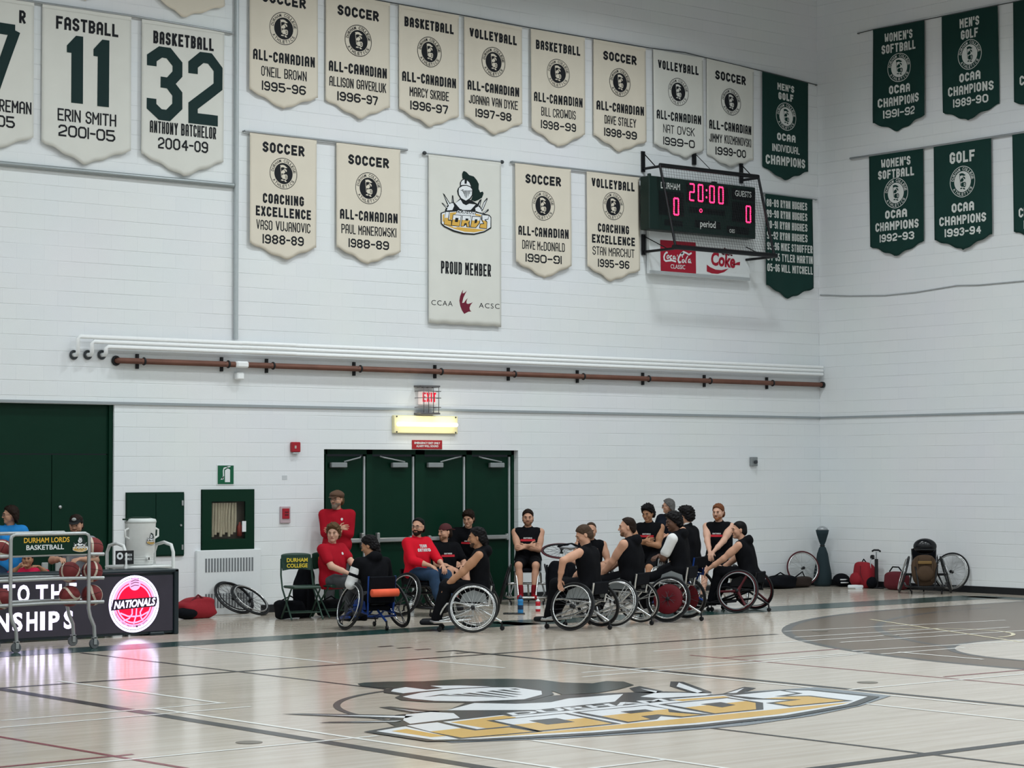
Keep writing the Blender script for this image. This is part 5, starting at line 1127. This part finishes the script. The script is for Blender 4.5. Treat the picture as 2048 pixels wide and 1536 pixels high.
def nets(D, lo, vox):
    I = D < 0; cnt = np.zeros(tuple(x-1 for x in D.shape), np.int8)
    for i in (0, 1):
        for j in (0, 1):
            for k in (0, 1): cnt += I[i:D.shape[0]-1+i, j:D.shape[1]-1+j, k:D.shape[2]-1+k]
    act = np.argwhere((cnt > 0) & (cnt < 8)); idx = np.full(cnt.shape, -1, np.int32); idx[tuple(act.T)] = np.arange(len(act))
    cor = np.array([(i, j, k) for i in (0, 1) for j in (0, 1) for k in (0, 1)]); val = np.stack([D[tuple((act+c).T)] for c in cor], 1)
    P = np.zeros((len(act), 3)); w = np.zeros(len(act))
    for a in range(8):
        for b in range(a+1, 8):
            if np.abs(cor[a]-cor[b]).sum() != 1: continue
            m = (val[:, a] < 0) != (val[:, b] < 0); t = val[m, a]/(val[m, a]-val[m, b]); P[m] += cor[a]+(cor[b]-cor[a])*t[:, None]; w[m] += 1
    Vt = (act+P/w[:, None])*vox+lo; F = []
    for axn in range(3):
        A = np.moveaxis(I, axn, 0); ch = np.argwhere(A[:-1] != A[1:]); u, v = [(1, 2), (0, 2), (0, 1)][axn]
        e = np.empty((len(ch), 3), int); e[:, axn] = ch[:, 0]; e[:, u] = ch[:, 1]; e[:, v] = ch[:, 2]
        ok = (e[:, u] > 0) & (e[:, v] > 0) & (e[:, u] < cnt.shape[u]) & (e[:, v] < cnt.shape[v]); e = e[ok]
        ins = I[tuple(e.T)]; q = []
        for du, dv in ((-1, -1), (0, -1), (0, 0), (-1, 0)):
            c = e.copy(); c[:, u] += du; c[:, v] += dv; q.append(idx[tuple(c.T)])
        q = np.stack(q, 1); flip = ins if axn != 1 else ~ins; q[~flip] = q[~flip][:, ::-1]; F.append(q[(q >= 0).all(1)])
    return Vt, np.concatenate(F)
def skin_obj(name, VF, m, parent=None, smooth=2):
    Vt, F = VF; me = bpy.data.meshes.new(name); me.vertices.add(len(Vt)); 
    if smooth:      # gentle relaxing of the grid steps
        for _ in range(smooth):
            acc = np.zeros_like(Vt); n = np.zeros(len(Vt))
            for a, b in ((0, 1), (1, 2), (2, 3), (3, 0)):
                np.add.at(acc, F[:, a], Vt[F[:, b]]); np.add.at(n, F[:, a], 1); np.add.at(acc, F[:, b], Vt[F[:, a]]); np.add.at(n, F[:, b], 1)
            Vt = Vt*.5+.5*acc/np.maximum(n, 1)[:, None]
    me.vertices.foreach_set('co', Vt.astype(np.float32).ravel()); me.loops.add(len(F)*4); me.loops.foreach_set('vertex_index', F.astype(np.int32).ravel())
    me.polygons.add(len(F)); me.polygons.foreach_set('loop_start', np.arange(len(F), dtype=np.int32)*4); me.update(calc_edges=True)
    me.polygons.foreach_set('use_smooth', np.ones(len(F), bool)); me.materials.append(m); me.validate()
    o = bpy.data.objects.new(name, me); COL.objects.link(o)
    if parent: o.parent = parent
    return o
SKIN = dict(light=mat('skin_light', 'c0937b', .6, var=.06, scale=9, spec=.25), pale=mat('skin_pale', 'c99f8a', .55, var=.06, scale=9, spec=.25), tan=mat('skin_tan', 'a87c5f', .55, var=.06, scale=9, spec=.25), dark=mat('skin_dark', '5c3f30', .5, var=.08, scale=9))
HAIRM = dict(black=mat('hair_black', '121113', .55, var=.3, scale=60, spec=.1), brown=mat('hair_brown', '221813', .6, var=.3, scale=60, spec=.1), light=mat('hair_light_brown', '43342a', .6, var=.25, scale=60, spec=.1), ginger=mat('hair_ginger', '69402a', .6, var=.25, scale=60, spec=.1), grey=mat('hair_grey', '5b5a59', .6, var=.3, scale=60, spec=.1), sandy=mat('hair_sandy', '58442f', .6, var=.25, scale=60, spec=.1))
CLOTH = dict(black=mat('black_shirt', '0d0e12', .9, var=.15, spec=.1), red=mat('red_polo', 'a01626', .85, var=.06, spec=.1), bred=mat('bright_red_sweater', 'c8172a', .85, var=.06, spec=.1), blue=mat('blue_shirt', '2a80c4', .85, spec=.1), pink=mat('pink_red_shirt', 'c02348', .85, spec=.1), grey=mat('grey_shirt', '85888f', .85, spec=.1), white=mat('white_sleeve', 'd5d6d6', .85, spec=.1),
             jean=mat('blue_jeans', '2c3f57', .9, var=.15, scale=30, spec=.1), dgrey=mat('grey_trousers', '45474a', .9, spec=.1), shorts=mat('black_shorts', '101115', .9, spec=.1), shoe=mat('dark_shoe', '1b1c20', .6, spec=.1), rshoe=mat('red_shoe', '8a1a22', .6, spec=.1), sock=mat('red_sock', '7c1c24', .85, spec=.1), navy=mat('navy_hoodie', '151a24', .9, spec=.1))
EYEW = mat('eye_white', '8d8078', .5, spec=.2); EYED = mat('eye_dark', '1a1412', .3); LIP = mat('lip', '94564c', .6)
STUB = dict(black=mat('stubble_black', '4b3a30', .7, spec=.2), brown=mat('stubble_brown', '74543f', .7, spec=.2), ginger=mat('stubble_ginger', '96603f', .7, spec=.2), light=mat('stubble_light', '8a6a52', .7, spec=.2)); BEARDM = mat('beard_grey_brown', '77685c', .75, spec=.2, var=.2, scale=60)
def ik(a, t, l1, l2, hint):
    d = t-a; L = np.linalg.norm(d); L2 = min(L, (l1+l2)*.995); u = unit(d); x = (l1*l1-l2*l2+L2*L2)/(2*L2); h = sqrt(max(l1*l1-x*x, 0))
    hp = hint-u*(hint@u); return a+u*x+unit(hp)*h, a+u*L2
def rot(v, axis, ang):
    return np.array(Matrix.Rotation(ang, 3, Vector(axis)) @ Vector(v))
def person(label, loc, rz, hz, lean=4, side=0, twist=0, head=(0, 0, 0), hands=None, feet=None, stand=False, skin='light', hair=('short', 'brown'), beard=None, glasses=False, cap=None, shirt=('black', 'none'),
           pants=('shorts', 'short'), shoes='shoe', hood=False, logo=None, w=1.0, s=1.0, sleeve=None, undershirt=None, fem=False, socks=None, group=None, hidden_legs=False, elbow=(-.5, .75, -.6)):
    F = Field(); ld = radians(lean); sd = radians(side)
    d = unit(V3(sin(ld), sin(sd), cos(ld)*cos(sd))); tw = radians(twist); fw = V3(cos(tw), sin(tw), 0); fw = unit(fw-d*(fw@d)); lat = np.cross(d, fw); lat0 = V3(0, 1, 0)
    hd = unit(d*.55+V3(.12, 0, 1)*.6) if lean < 60 else d
    neck = d*.475*s; hc = neck+hd*.165*s+V3(.02, 0, 0)*s
    top = hc[2]+.118*s; P = V3(-.075 if not stand else 0, 0, hz-top); neck = P+neck; hc = P+hc
    shw = (.165 if fem else .192)*s
    sh = {1: P+d*.425*s+lat*shw, -1: P+d*.425*s-lat*shw}; hip = {1: P+lat0*.088*s, -1: P-lat0*.088*s}
    hands = hands or {}; feet = feet or {}; J = {}
    for q in (1, -1):
        tgt = hands.get(q, (.25, q*.1, P[2]+.12))
        nh = tgt[3] if len(tgt) > 3 else None; tgt = V3(*tgt[:3]); h = V3(elbow[0], elbow[1]*q, elbow[2])
        e, wr = ik(sh[q], tgt, .285*s, .255*s, h); J['e', q], J['w', q], J['n', q] = e, wr, nh
        ft = V3(*(feet.get(q, (.47, q*.1, .16) if not stand else (.0, q*.1, .08))))
        k, an = ik(hip[q], ft, .43*s, .42*s, V3(1, q*.15, .6)); J['k', q], J['a', q] = k, an
    T = []      # torso pieces: a, b, r
    def tor(h, wd, r): c = P+d*h*s; T.append((c+lat*wd*s, c-lat*wd*s, r*s))
    tor(0, .075*w, .112*(.5+.5*w)); tor(.13, .05*w, .108*w); tor(.24, .06*w, .112*w); tor(.34, .085, .105 if not fem else .095); tor(.405, .12 if not fem else .1, .075)
    for a, b, r in T: F.rc(a, b, r, r, .05)
    if fem:
        for q in (1, -1): F.el(P+d*.31*s+lat*q*.07+fw*.085, np.eye(3), (.055, .06, .06), .03)
    F.rc(P+d*.40*s, neck+hd*.09*s, .06*s, .052*s, .035)
    for q in (1, -1):
        F.rc(sh[q], J['e', q], .058*s*(.4+.6*w), .043*s, .03); F.rc(sh[q]*.55+J['e', q]*.45, sh[q]*.4+J['e', q]*.6, .052*s, .05*s, .03); F.rc(J['e', q], J['w', q]*.62+J['e', q]*.38, .046*s, .038*s, .02); F.rc(J['w', q]*.62+J['e', q]*.38, J['w', q], .036*s, .026*s, .02)
        F.rc(hip[q], J['k', q], .086*s*(.5+.5*w), .056*s, .04); F.rc(J['k', q], J['a', q], .052*s, .035*s, .025); m = J['k', q]*.7+J['a', q]*.3; back = unit(np.cross(J['a', q]-J['k', q], V3(0, 1, 0)))
        if back[0] > 0: back = -back
        F.rc(m+back*.015, m*.6+J['a', q]*.4+back*.01, .052*s, .04*s, .03)
        toe = J['a', q]+V3(.17*s, q*.02, -.05); F.rc(J['a', q]+V3(-.03, 0, -.045), toe, .038*s, .028*s, .02); F.rc(J['a', q], J['a', q]+V3(-.02, 0, -.04), .036*s, .038*s, .02)
        # hand: palm, four fingers, thumb
        f = unit(J['w', q]-J['e', q]); n = J['n', q]; n = V3(*n) if n is not None else V3(.1, -.2*q, -1); n = unit(n-f*(n@f)); th = np.cross(n, f)*q; W_ = J['w', q]; hs = s*.98
        f2 = unit(f+n*.25)
        for o in (-.026, 0, .026): F.rc(W_+f*.012, W_+f2*.085*hs+th*o*hs, .018*hs, .0135*hs, .014)
        for i, (o, ln) in enumerate(((.032, .072), (.011, .082), (-.011, .077), (-.032, .06))):
            b0 = W_+f2*.088*hs+th*o*hs; g1 = unit(f2+n*.45+th*o*3.5); m1 = b0+g1*ln*.5*hs; g2 = unit(f2*.7+n*.95+th*o*2); m2 = m1+g2*ln*.5*hs
            F.rc(b0, m1, .0098*hs, .009*hs, .004); F.rc(m1, m2, .009*hs, .0075*hs, .004)
        b0 = W_+f*.03+th*.028*hs; m1 = b0+unit(f*.55+th*.75+n*.3)*.042*hs; F.rc(b0, m1, .0125*hs, .0105*hs, .008); F.rc(m1, m1+unit(f*.9+th*.25+n*.35)*.036*hs, .0105*hs, .0085*hs, .004)
    # head
    hy, hp, hr = [radians(x) for x in head]; M3 = Matrix.Rotation(hy, 3, 'Z') @ Matrix.Rotation(hp, 3, 'Y') @ Matrix.Rotation(hr, 3, 'X'); R = np.array(M3)
    hs = s*(.95 if fem else 1.0)
    def H(x, y, z): return hc+R@V3(x, y, z)*hs
    def head_field(G, infl=0):
        G.el(H(-.012, 0, .022), R, V3(.098, .078, .096)*hs+infl, .02); G.rc(H(.03, 0, -.03), H(.05, 0, -.082), .062*hs+infl, .036*hs+infl, .035); G.rc(H(.03, .035, -.055), H(.03, -.035, -.055), .034*hs+infl, .034*hs+infl, .03)
    head_field(F)
    F.rc(H(.084, .03, .026), H(.084, -.03, .026), .014*hs, .014*hs, .02); F.rc(H(.092, 0, .012), H(.112, 0, -.026), .009*hs, .0125*hs, .012); F.rc(H(.1, .012, -.03), H(.1, -.012, -.03), .0085*hs, .0085*hs, .008)
    for q in (1, -1): F.el(H(.1, q*.031, .007), R, (.013, .016, .011), .012, True)
    F.rc(H(.088, .018, -.058), H(.088, -.018, -.058), .009*hs, .009*hs, .008); F.el(H(.074, 0, -.094), R, (.02, .024, .018), .02)
    for q in (1, -1): F.el(H(-.006, q*.079, -.004), R@np.array(Matrix.Rotation(q*.35, 3, 'Z')), (.02, .008, .031), .008); F.el(H(.062, q*.045, -.022), R, (.022, .02, .022), .02)
    body = skin_obj('person', F.mesh(.0068), SKIN[skin], None, 1)
    body.location = (loc[0], loc[1], 0); body.rotation_euler = (0, 0, rz); tag(body, label, 'person', group)
    hm = HAIRM[hair[1]]
    # face
    for q in (1, -1):
        e = MB().ell(tuple(H(.086, q*.031, .005)), (.0095*hs, .0125*hs, .006*hs), 12, 8).build('eye', EYEW, body); MB().ell(tuple(H(.0935, q*.0305, .005)), (.0035*hs, .0075*hs, .0055*hs), 10, 6).build('iris', EYED, e)
        MB().tube([tuple(H(.094, q*.016, .024)), tuple(H(.098, q*.032, .029)), tuple(H(.086, q*.05, .024))], [.004, .0055, .003], 6).build('eyebrow', hm if hair[1] != 'grey' else HAIRM['brown'], body)
    MB().tube([tuple(H(.091, .022, -.058)), tuple(H(.0985, .008, -.0555)), tuple(H(.0985, -.008, -.0555)), tuple(H(.091, -.022, -.058))], [.003, .0045, .0045, .003], 6).build('mouth', LIP, body)
    # hair
    st = hair[0]
    def hairmesh(infl, cx, cz, amp=0, fr=60, extra=None, name='hair', lowback=-.075, sides=.25):
        G = Field(); G.el(H(-.014, 0, .024), R, V3(.1, .0785, .098)*hs+V3(infl, infl*sides, infl), .02); G.el(H(-.01, 0, .06), R, V3(.088, .072, .065)*hs+infl, .02)
        G.rc(H(-.055, .026, -.03), H(-.055, -.026, -.03), .052*hs+infl*.5, .052*hs+infl*.5, .03)
        if extra: extra(G)
        if cx is not None:
            n_ = R@unit(V3(.80, 0, -.60)); G.half(H(cx, 0, cz), n_); G.half(H(0, 0, lowback), R@unit(V3(.25, 0, -1)))
        nz = (lambda X, Y, Z: amp*(np.sin(fr*X+2*np.sin(fr*.7*Y))*np.sin(fr*Y+1.5*np.sin(fr*.8*Z))*np.sin(fr*Z+fr*.3*X))) if amp else None
        return skin_obj(name, G.mesh(.006, nz), hm, body, 1)
    if st == 'short': hairmesh(.010, .034, .032, .006, 95)
    elif st == 'fade': hairmesh(.006, .036, .034, .004, 95, sides=.05)
    elif st == 'buzz': hairmesh(.004, .03, .032)
    elif st == 'curly': hairmesh(.022, .046, .03, .014, 80, sides=.7, extra= lambda G: G.el(H(.04, 0, .1), R, V3(.06, .07, .035), .03))
    elif st == 'fringe': hairmesh(.016, .05, .022, .009, 85, sides=.4, extra= lambda G: G.el(H(.05, 0, .085), R, V3(.06, .068, .04), .03))
    elif st == 'receding': hairmesh(.007, .012, .036, .004, 90)
    elif st == 'bald': hairmesh(.003, -.03, .01)
    elif st == 'mullet': hairmesh(.014, .036, .036, .010, 85, sides=.4, extra= lambda G: G.rc(H(-.07, 0, -.02), H(-.085, 0, -.1), .055, .04, .03), lowback=-.14)
    elif st == 'long':
        def ex(G):
            for q in (1, -1, 0): G.rc(H(-.04, q*.065, .02), H(-.05, q*.085, -.25), .045, .035, .03)
        hairmesh(.014, .03, .03, .006, 70, ex, sides=.7, lowback=-.4)
    elif st == 'bob':
        def ex(G):
            for q in (1, -1, 0): G.rc(H(-.045, q*.06, .02), H(-.07, q*.065, -.14), .045, .04, .03)
        hairmesh(.014, .03, .03, .006, 70, ex, sides=.7, lowback=-.2)
    if beard:
        bi = .0 if beard == 'stubble' else .003; G = Field(); G.rc(H(.03, 0, -.03), H(.05, 0, -.082), .0632*hs+bi, .0372*hs+bi, .035); G.rc(H(.03, .035, -.055), H(.03, -.035, -.055), .0352*hs+bi, .0352*hs+bi, .03); G.el(H(.074, 0, -.094), R, V3(.021, .025, .019)+bi, .02); G.rc(H(.088, .022, -.045), H(.088, -.022, -.045), .0075, .0075, .01)
        if beard == 'full': G.el(H(.066, 0, -.105), R, (.036, .036, .04), .02)
        G.el(H(.105, 0, -.06), R, (.02, .02, .0075), .004, True); G.half(H(.07, 0, -.042), R@unit(V3(-.15, 0, 1))); G.half(H(.0, 0, -.05), R@unit(V3(-1, 0, .0)))
        skin_obj('beard', G.mesh(.006), {'dark': HAIRM['brown'], 'stubble': STUB[hair[1]] if hair[1] in STUB else hm}.get(beard, BEARDM), body, 1)
    if glasses:
        g = MB()
        for q in (1, -1): g.ring(tuple(H(.108, q*.033, .004)), tuple(R@V3(1, q*.15, 0)), .022*hs, .0022, 18, 5).tube([tuple(H(.104, q*.056, .008)), tuple(H(.02, q*.083, .008))], .002, 5)
        g.tube([tuple(H(.112, .012, .008)), tuple(H(.112, -.012, .008))], .002, 5).build('glasses', DKGREY, body)
    if cap:
        kind, cm = cap; cmx = mat('cap_'+cm, cm, .85); G = Field(); G.el(H(-.012, 0, .035), R, V3(.108, .088, .1)*hs, .02); G.half(H(0, 0, .035 if kind != 'back' else .04), R@unit(V3(.12 if kind != 'back' else -.15, 0, -1)))
        if kind == 'flat': G.el(H(.0, 0, .07), R, V3(.125, .1, .06)*hs, .02)
        c = skin_obj('cap', G.mesh(.006), cmx, body, 1); sgn = -1 if kind == 'back' else 1
        bm_ = MB().ell((0, 0, 0), (.075, .07, .008), 16, 8, R=(M3 @ Matrix.Rotation(.18*sgn, 3, 'Y'))); bm_.v = [tuple(np.array(v)+H(.1*sgn-.01, 0, .042)) for v in bm_.v]; bm_.build('peak', cmx, c)
        if cap[0] == 'logo':
            lg = MB().ell(tuple(H(.093, 0, .085)), (.012, .03, .022), 12, 8).build('badge', mat('cap_badge', 'a3a7a5', .5), c)
    # clothing
    fold = lambda X, Y, Z: .0035*np.sin(34*Z+5*np.sin(11*X)+4*np.sin(9*Y))*np.sin(17*X+13*Y)
    inf = .013; G = Field()
    for a, b, r in T: G.rc(a, b, r+inf, r+inf, .05)
    G.rc(P-d*.06*s+lat*.07, P-d*.06*s-lat*.07, .115*s, .115*s, .04)
    G.rc(P+d*.415*s+lat*.135*s, P+d*.415*s-lat*.135*s, .062*s+inf, .062*s+inf, .03); G.rc(P+d*.42*s, neck+hd*.03*s, .075*s, .068*s, .03)
    if fem:
        for q in (1, -1): G.el(P+d*.31*s+lat*q*.07+fw*.085, np.eye(3), V3(.055, .06, .06)+inf, .03)
    kind = shirt[1]
    for q in (1, -1):
        e, wr = J['e', q], J['w', q]
        if kind == 'none': G.rc(sh[q]-lat*q*.05, sh[q]-lat*q*.012, .055*s+inf*.6, .05*s+inf*.4, .03)
        elif kind == 'short': G.rc(sh[q], sh[q]*.38+e*.62, .06*s*(.4+.6*w)+inf, .058*s+inf*1.2, .03)
        elif kind == 'long': G.rc(sh[q], e, .06*s*(.4+.6*w)+inf, .05*s+inf, .03); G.rc(e, e*.12+wr*.88, .046*s+inf, .036*s+inf, .02)
        elif kind == 'push': G.rc(sh[q], e, .06*s*(.4+.6*w)+inf, .052*s+inf, .03); G.rc(e, e*.55+wr*.45, .048*s+inf, .046*s+inf, .02)
    G.half(P-d*.12*s, -d)
    G.el(neck+hd*.085*s+fw*.02, np.eye(3), V3(.078, .078, .07)*s, .01, True)
    if hood: G.el(neck-fw*.1*s+d*.0, np.eye(3), (.06, .1, .075), .03); G.rc(neck-fw*.06+lat*.07, neck+fw*.05+lat*.07, .035, .02, .02); G.rc(neck-fw*.06-lat*.07, neck+fw*.05-lat*.07, .035, .02, .02)
    sm = G.mesh(.0085, fold); so = skin_obj('hoodie' if hood else 'shirt', sm, CLOTH[shirt[0]], body, 2)
    # chest print laid on the cloth
    if logo:
        bv = BVHTree.FromPolygons([tuple(v.co) for v in so.data.vertices], [tuple(p_.vertices) for p_ in so.data.polygons])
        def put(name, quads, m, lift):
            b = MB()
            for qd in quads:
                vs = []
                for u, v in qd:
                    o = P+d*(.30+v)*s+lat*u*s+fw*.5; hit = bv.ray_cast(Vector(o), Vector(-fw))
                    vs.append(Vector(hit[0])+Vector(fw)*lift if hit[0] else Vector(o-fw*.36))
                b.add(vs, [tuple(range(len(vs)))])
            b.build(name, m, so)
        if logo == 'team':
            for t_, y, wd in (('TEAM', .075, .135), ('ONTARIO', .02, .225)): put('lettering', block_text(t_, 0, y, wd, .045, .011, .02), CLOTH['white'], .004)
        elif logo == 'bar':
            put('print', ribbon([(-.11, .0), (.11, .0)], .032, maxlen=.03), mat('print_red', 'b8222f', .8), .003); put('lettering', block_text('ONTARIO', 0, .032, .13, .02, .005, .02), CLOTH['white'], .004)
        elif logo == 'small': put('print', [disc2(.075, .06, .017, .02, 12)], CLOTH['white'], .003)
    if sleeve:      # white under-sleeve on one arm
        q, a0, a1, b1 = sleeve; e, wr = J['e', q], J['w', q]; G = Field()
        G.rc(sh[q]*(1-a0)+e*a0, sh[q]*(1-a1)+e*a1, .062*s*(.4+.6*w)+.013, .058*s+.012, .02)
        if b1: G.rc(e, e*(1-b1)+wr*b1, .05*s+.012, .044*s+.01, .02)
        skin_obj('sleeve', G.mesh(.0075, fold), CLOTH['white'], body, 2)
    if undershirt: G = Field(); G.rc(neck-d*.02, neck+hd*.035, .07*s, .062*s, .02); skin_obj('undershirt', G.mesh(.008), CLOTH['white'], body, 1)
    G = Field(); G.rc(T[0][0], T[0][1], T[0][2]+.012, T[0][2]+.012, .04)
    for q in (1, -1):
        k, an = J['k', q], J['a', q]; fr = .88 if pants[1] == 'short' else 1
        G.rc(hip[q], hip[q]*(1-fr)+k*fr, .086*s*(.5+.5*w)+.012, .062*s+.015, .03)
        if pants[1] == 'long': G.rc(k, k, .074*s, .074*s, .02); G.rc(k, an, .06*s+.014, .046*s+.016, .02); G.rc(k*.7+an*.3+V3(-.02, 0, 0), k*.42+an*.58+V3(-.012, 0, 0), .058*s+.012, .05*s+.012, .03)
    skin_obj('shorts' if pants[1] == 'short' else 'trousers', G.mesh(.009, fold), CLOTH[pants[0]], body, 2)
    for q in (1, -1):
        an = J['a', q]; G = Field(); toe = an+V3(.175*s, q*.02, -.05); G.rc(an+V3(-.035, 0, -.05), toe, .044*s, .034*s, .02); G.rc(an+V3(0, 0, .0), an+V3(-.02, 0, -.045), .042*s, .042*s, .02); G.half(an-V3(0, 0, .085), V3(0, 0, -1)); G.half(an+V3(0, 0, .02), V3(0, 0, 1))
        skin_obj('shoe', G.mesh(.009), CLOTH[shoes], body, 1)
        if socks: k = J['k', q]; G = Field(); G.rc(k*.25+an*.75, an, .042*s+.006, .036*s+.008, .02); skin_obj('sock', G.mesh(.009), CLOTH[socks], body, 1)
    return body
def seated(n, label, hz, ah, hp=0, **k):
    w_ = W[n]; a = math.degrees(w_.rotation_euler.z+PSI); hd = k.pop('hr', 0)
    return person(label, (w_.location[0], w_.location[1]), w_.rotation_euler.z, hz, head=((ah-a+180) % 360-180, hp, hd), group='players and staff along the back wall', **k)
def cross(z, x=.16): return {1: (x+.03, -.02, z-.01, (-.9, .0, -.35)), -1: (x+.075, .03, z+.02, (-.9, 0, -.35))}
lapz = .66
seated(7, 'person with glasses and a beard in a bright red sweatshirt with white lettering', 1.335, -112, 0, lean=-2, hands={1: (.33, .08, .70), -1: (.28, -.13, .70)}, skin='light', hair=('receding', 'black'), beard='dark', glasses=True, shirt=('bred', 'push'), pants=('jean', 'long'), logo='team', w=1.15)
seated(8, 'person in a backwards dark red cap and black shirt, looking left', 1.22, -140, 2, lean=0, socks='sock', hands={1: (.25, .14, .62), -1: (.3, -.08, .6)}, hair=('buzz', 'brown'), beard='stubble', cap=('back', '4a1f22'), shirt=('black', 'short'), logo='bar', w=1.05)
seated(9, 'person with a dark fringe in a black shirt leaning forward before the green doors', 1.40, -108, 14, lean=22, hands={1: (.36, .2, .66), -1: (.36, -.2, .66)}, hair=('fringe', 'brown'), shirt=('black', 'short'), logo='bar', feet={1: (.46, .14, .2), -1: (.46, -.14, .2)})
seated(10, 'person with black hair in a sleeveless black hoodie, in profile on the silver wheelchair', 1.275, 184, 4, lean=1, hands={1: (.36, .17, .56), -1: (.38, -.1, .55)}, skin='tan', hair=('mullet', 'black'), shirt=('black', 'none'), hood=True, pants=('shorts', 'long'), beard='stubble')
seated(11, 'person facing the camera with folded bare arms and bare shins by the door post', 1.405, -92, 2, lean=-3, hands=cross(.86), hair=('short', 'brown'), beard='stubble', shirt=('black', 'none'), logo='bar', w=1.08, shoes='rshoe', socks='sock', feet={1: (.36, .1, .17), -1: (.36, -.1, .17)})
seated(12, 'mostly hidden person with a nearly bald head behind the cropped haired player', 1.20, -95, 10, lean=8, hair=('bald', 'light'), shirt=('black', 'none'), logo='bar')
seated(13, 'person with cropped hair looking down, bare tattooed arm on the front centre wheelchair', 1.30, 190, 26, lean=6, hands={1: (.16, .37, .64), -1: (.3, -.2, .58)}, hair=('fade', 'light'), shirt=('black', 'none'), skin='light', elbow=(.2, .9, .1), pants=('shorts', 'long'))
seated(14, 'person with thinning hair and a beard in a black hoodie behind the front centre player', 1.375, 182, 2, lean=4, hands={1: (.32, .12, .63), -1: (.34, -.04, .66)}, hair=('receding', 'brown'), beard='stubble', shirt=('black', 'none'), hood=True, w=1.2, pants=('shorts', 'long'))
seated(15, 'person with curly black hair looking down with folded arms, facing the camera', 1.475, -122, 16, lean=2, hands=cross(.93), skin='tan', hair=('curly', 'black'), shirt=('black', 'none'), logo='bar')
seated(17, 'person with dark skin, black curly hair and a white shirt sleeve', 1.425, 196, 10, lean=8, hands={1: (.2, -.02, .82), -1: (.22, .06, .86)}, skin='dark', hair=('curly', 'black'), shirt=('black', 'none'), hood=True, sleeve=(1, .02, .72, 0), elbow=(.15, .8, -.8), pants=('shorts', 'long'))
seated(18, 'person with black hair and a white collar turned away behind the white sleeved player', 1.47, 160, 6, lean=4, hands={1: (.06, .3, .64), -1: (.3, -.1, .66)}, hair=('curly', 'black'), shirt=('black', 'none'), undershirt=True, skin='light', w=1.1, pants=('shorts', 'long'))
seated(19, 'person with short ginger hair and beard, hands clasped, facing the camera', 1.49, -118, 4, lean=3, hands={1: (.33, .03, .80), -1: (.33, -.03, .78)}, hair=('short', 'ginger'), beard='stubble', skin='pale', shirt=('black', 'none'), logo='bar', w=1.12)
seated(20, 'person with cropped dark hair reaching to the front wheel at the end of the group', 1.265, 190, 2, lean=14, hands={1: (.46, .26, .60), -1: (.42, -.1, .56)}, hair=('buzz', 'black'), shirt=('black', 'none'), hood=True, elbow=(-.4, .6, -.5), pants=('shorts', 'long'))
seated(6, 'person in black seen from behind with a white sleeve on the blue wheelchair', 1.165, 165, 18, lean=16, hands={1: (.3, .16, .56), -1: (.3, -.12, .56)}, hair=('mullet', 'black'), skin='tan', shirt=('black', 'short'), hood=True, sleeve=(1, .3, 1, .25), pants=('dgrey', 'long'), elbow=(-.2, .55, -1))
person('person with sandy hair in a red polo shirt seated on a green folding chair', (CH2[0]+.02, CH2[1]-.02), radians(-75), 1.27, lean=-2, head=(-62, 4, 0), hands={1: (.34, .1, .62), -1: (.3, -.12, .62)}, feet={1: (.42, .1, .08), -1: (.42, -.1, .08)}, hair=('curly', 'sandy'), skin='pale', shirt=('red', 'short'), pants=('dgrey', 'long'), logo='small', w=1.2, group='players and staff along the back wall')
p4 = at_depth(674, 31.7); person('person standing in a brown flat cap and red polo with folded arms, grey beard', (p4[0], p4[1]), yaw(-88), 1.71, stand=True, lean=0, head=(-30, 0, 0), hands=cross(1.16, .17), hair=('short', 'sandy'), beard='full', cap=('flat', '5a4334'), shirt=('red', 'push'), pants=('dgrey', 'long'), logo='small', glasses=True, w=1.12, group='players and staff along the back wall')
p4 = at_depth(1337, 34.6); person('person with grey shoulder length hair standing against the wall, in profile', (p4[0], p4[1]), yaw(-120), 1.55, stand=True, s=.9, fem=True, lean=0, head=(-62, 4, 0), hands={1: (.18, .08, 1.0), -1: (.2, -.06, 1.02)}, hair=('bob', 'grey'), glasses=True, shirt=('navy', 'long'), pants=('shorts', 'long'), logo=None, undershirt=True, group='players and staff along the back wall')
# three people behind the display table
def at_table(px, dep): p = at_depth(px, dep); return (p[0], p[1])
person('person with long dark hair and glasses in a blue shirt behind the display table', at_table(22, 28.2), yaw(-80), 1.56, stand=True, s=.95, fem=True, lean=2, head=(-75, 4, 0), hands={1: (.28, .2, .86), -1: (.28, -.2, .86)}, hair=('long', 'brown'), glasses=True, shirt=('blue', 'short'), pants=('jean', 'long'), group='people behind the display table')
person('child in a pink red shirt resting the chin on one hand behind the table', at_table(58, 27.75), yaw(-88), 0.985, s=.78, lean=12, head=(0, -2, 0), hands={1: (.32, .2, .81), -1: (.3, -.06, .815)}, feet={1: (.1, .1, .1), -1: (.1, -.1, .1)}, hair=('short', 'brown'), shirt=('pink', 'short'), pants=('dgrey', 'long'), skin='tan', group='people behind the display table')
person('person in a black cap with a grey badge and grey shirt behind the ball rack', at_table(153, 28.0), yaw(-90), 1.44, lean=4, head=(-4, 8, 0), hands={1: (.3, .12, .9), -1: (.3, -.14, .9)}, feet={1: (.3, .1, .1), -1: (.3, -.1, .1)}, hair=('short', 'brown'), beard='stubble', cap=('logo', '17191b'), shirt=('grey', 'short'), pants=('jean', 'long'), group='people behind the display table')
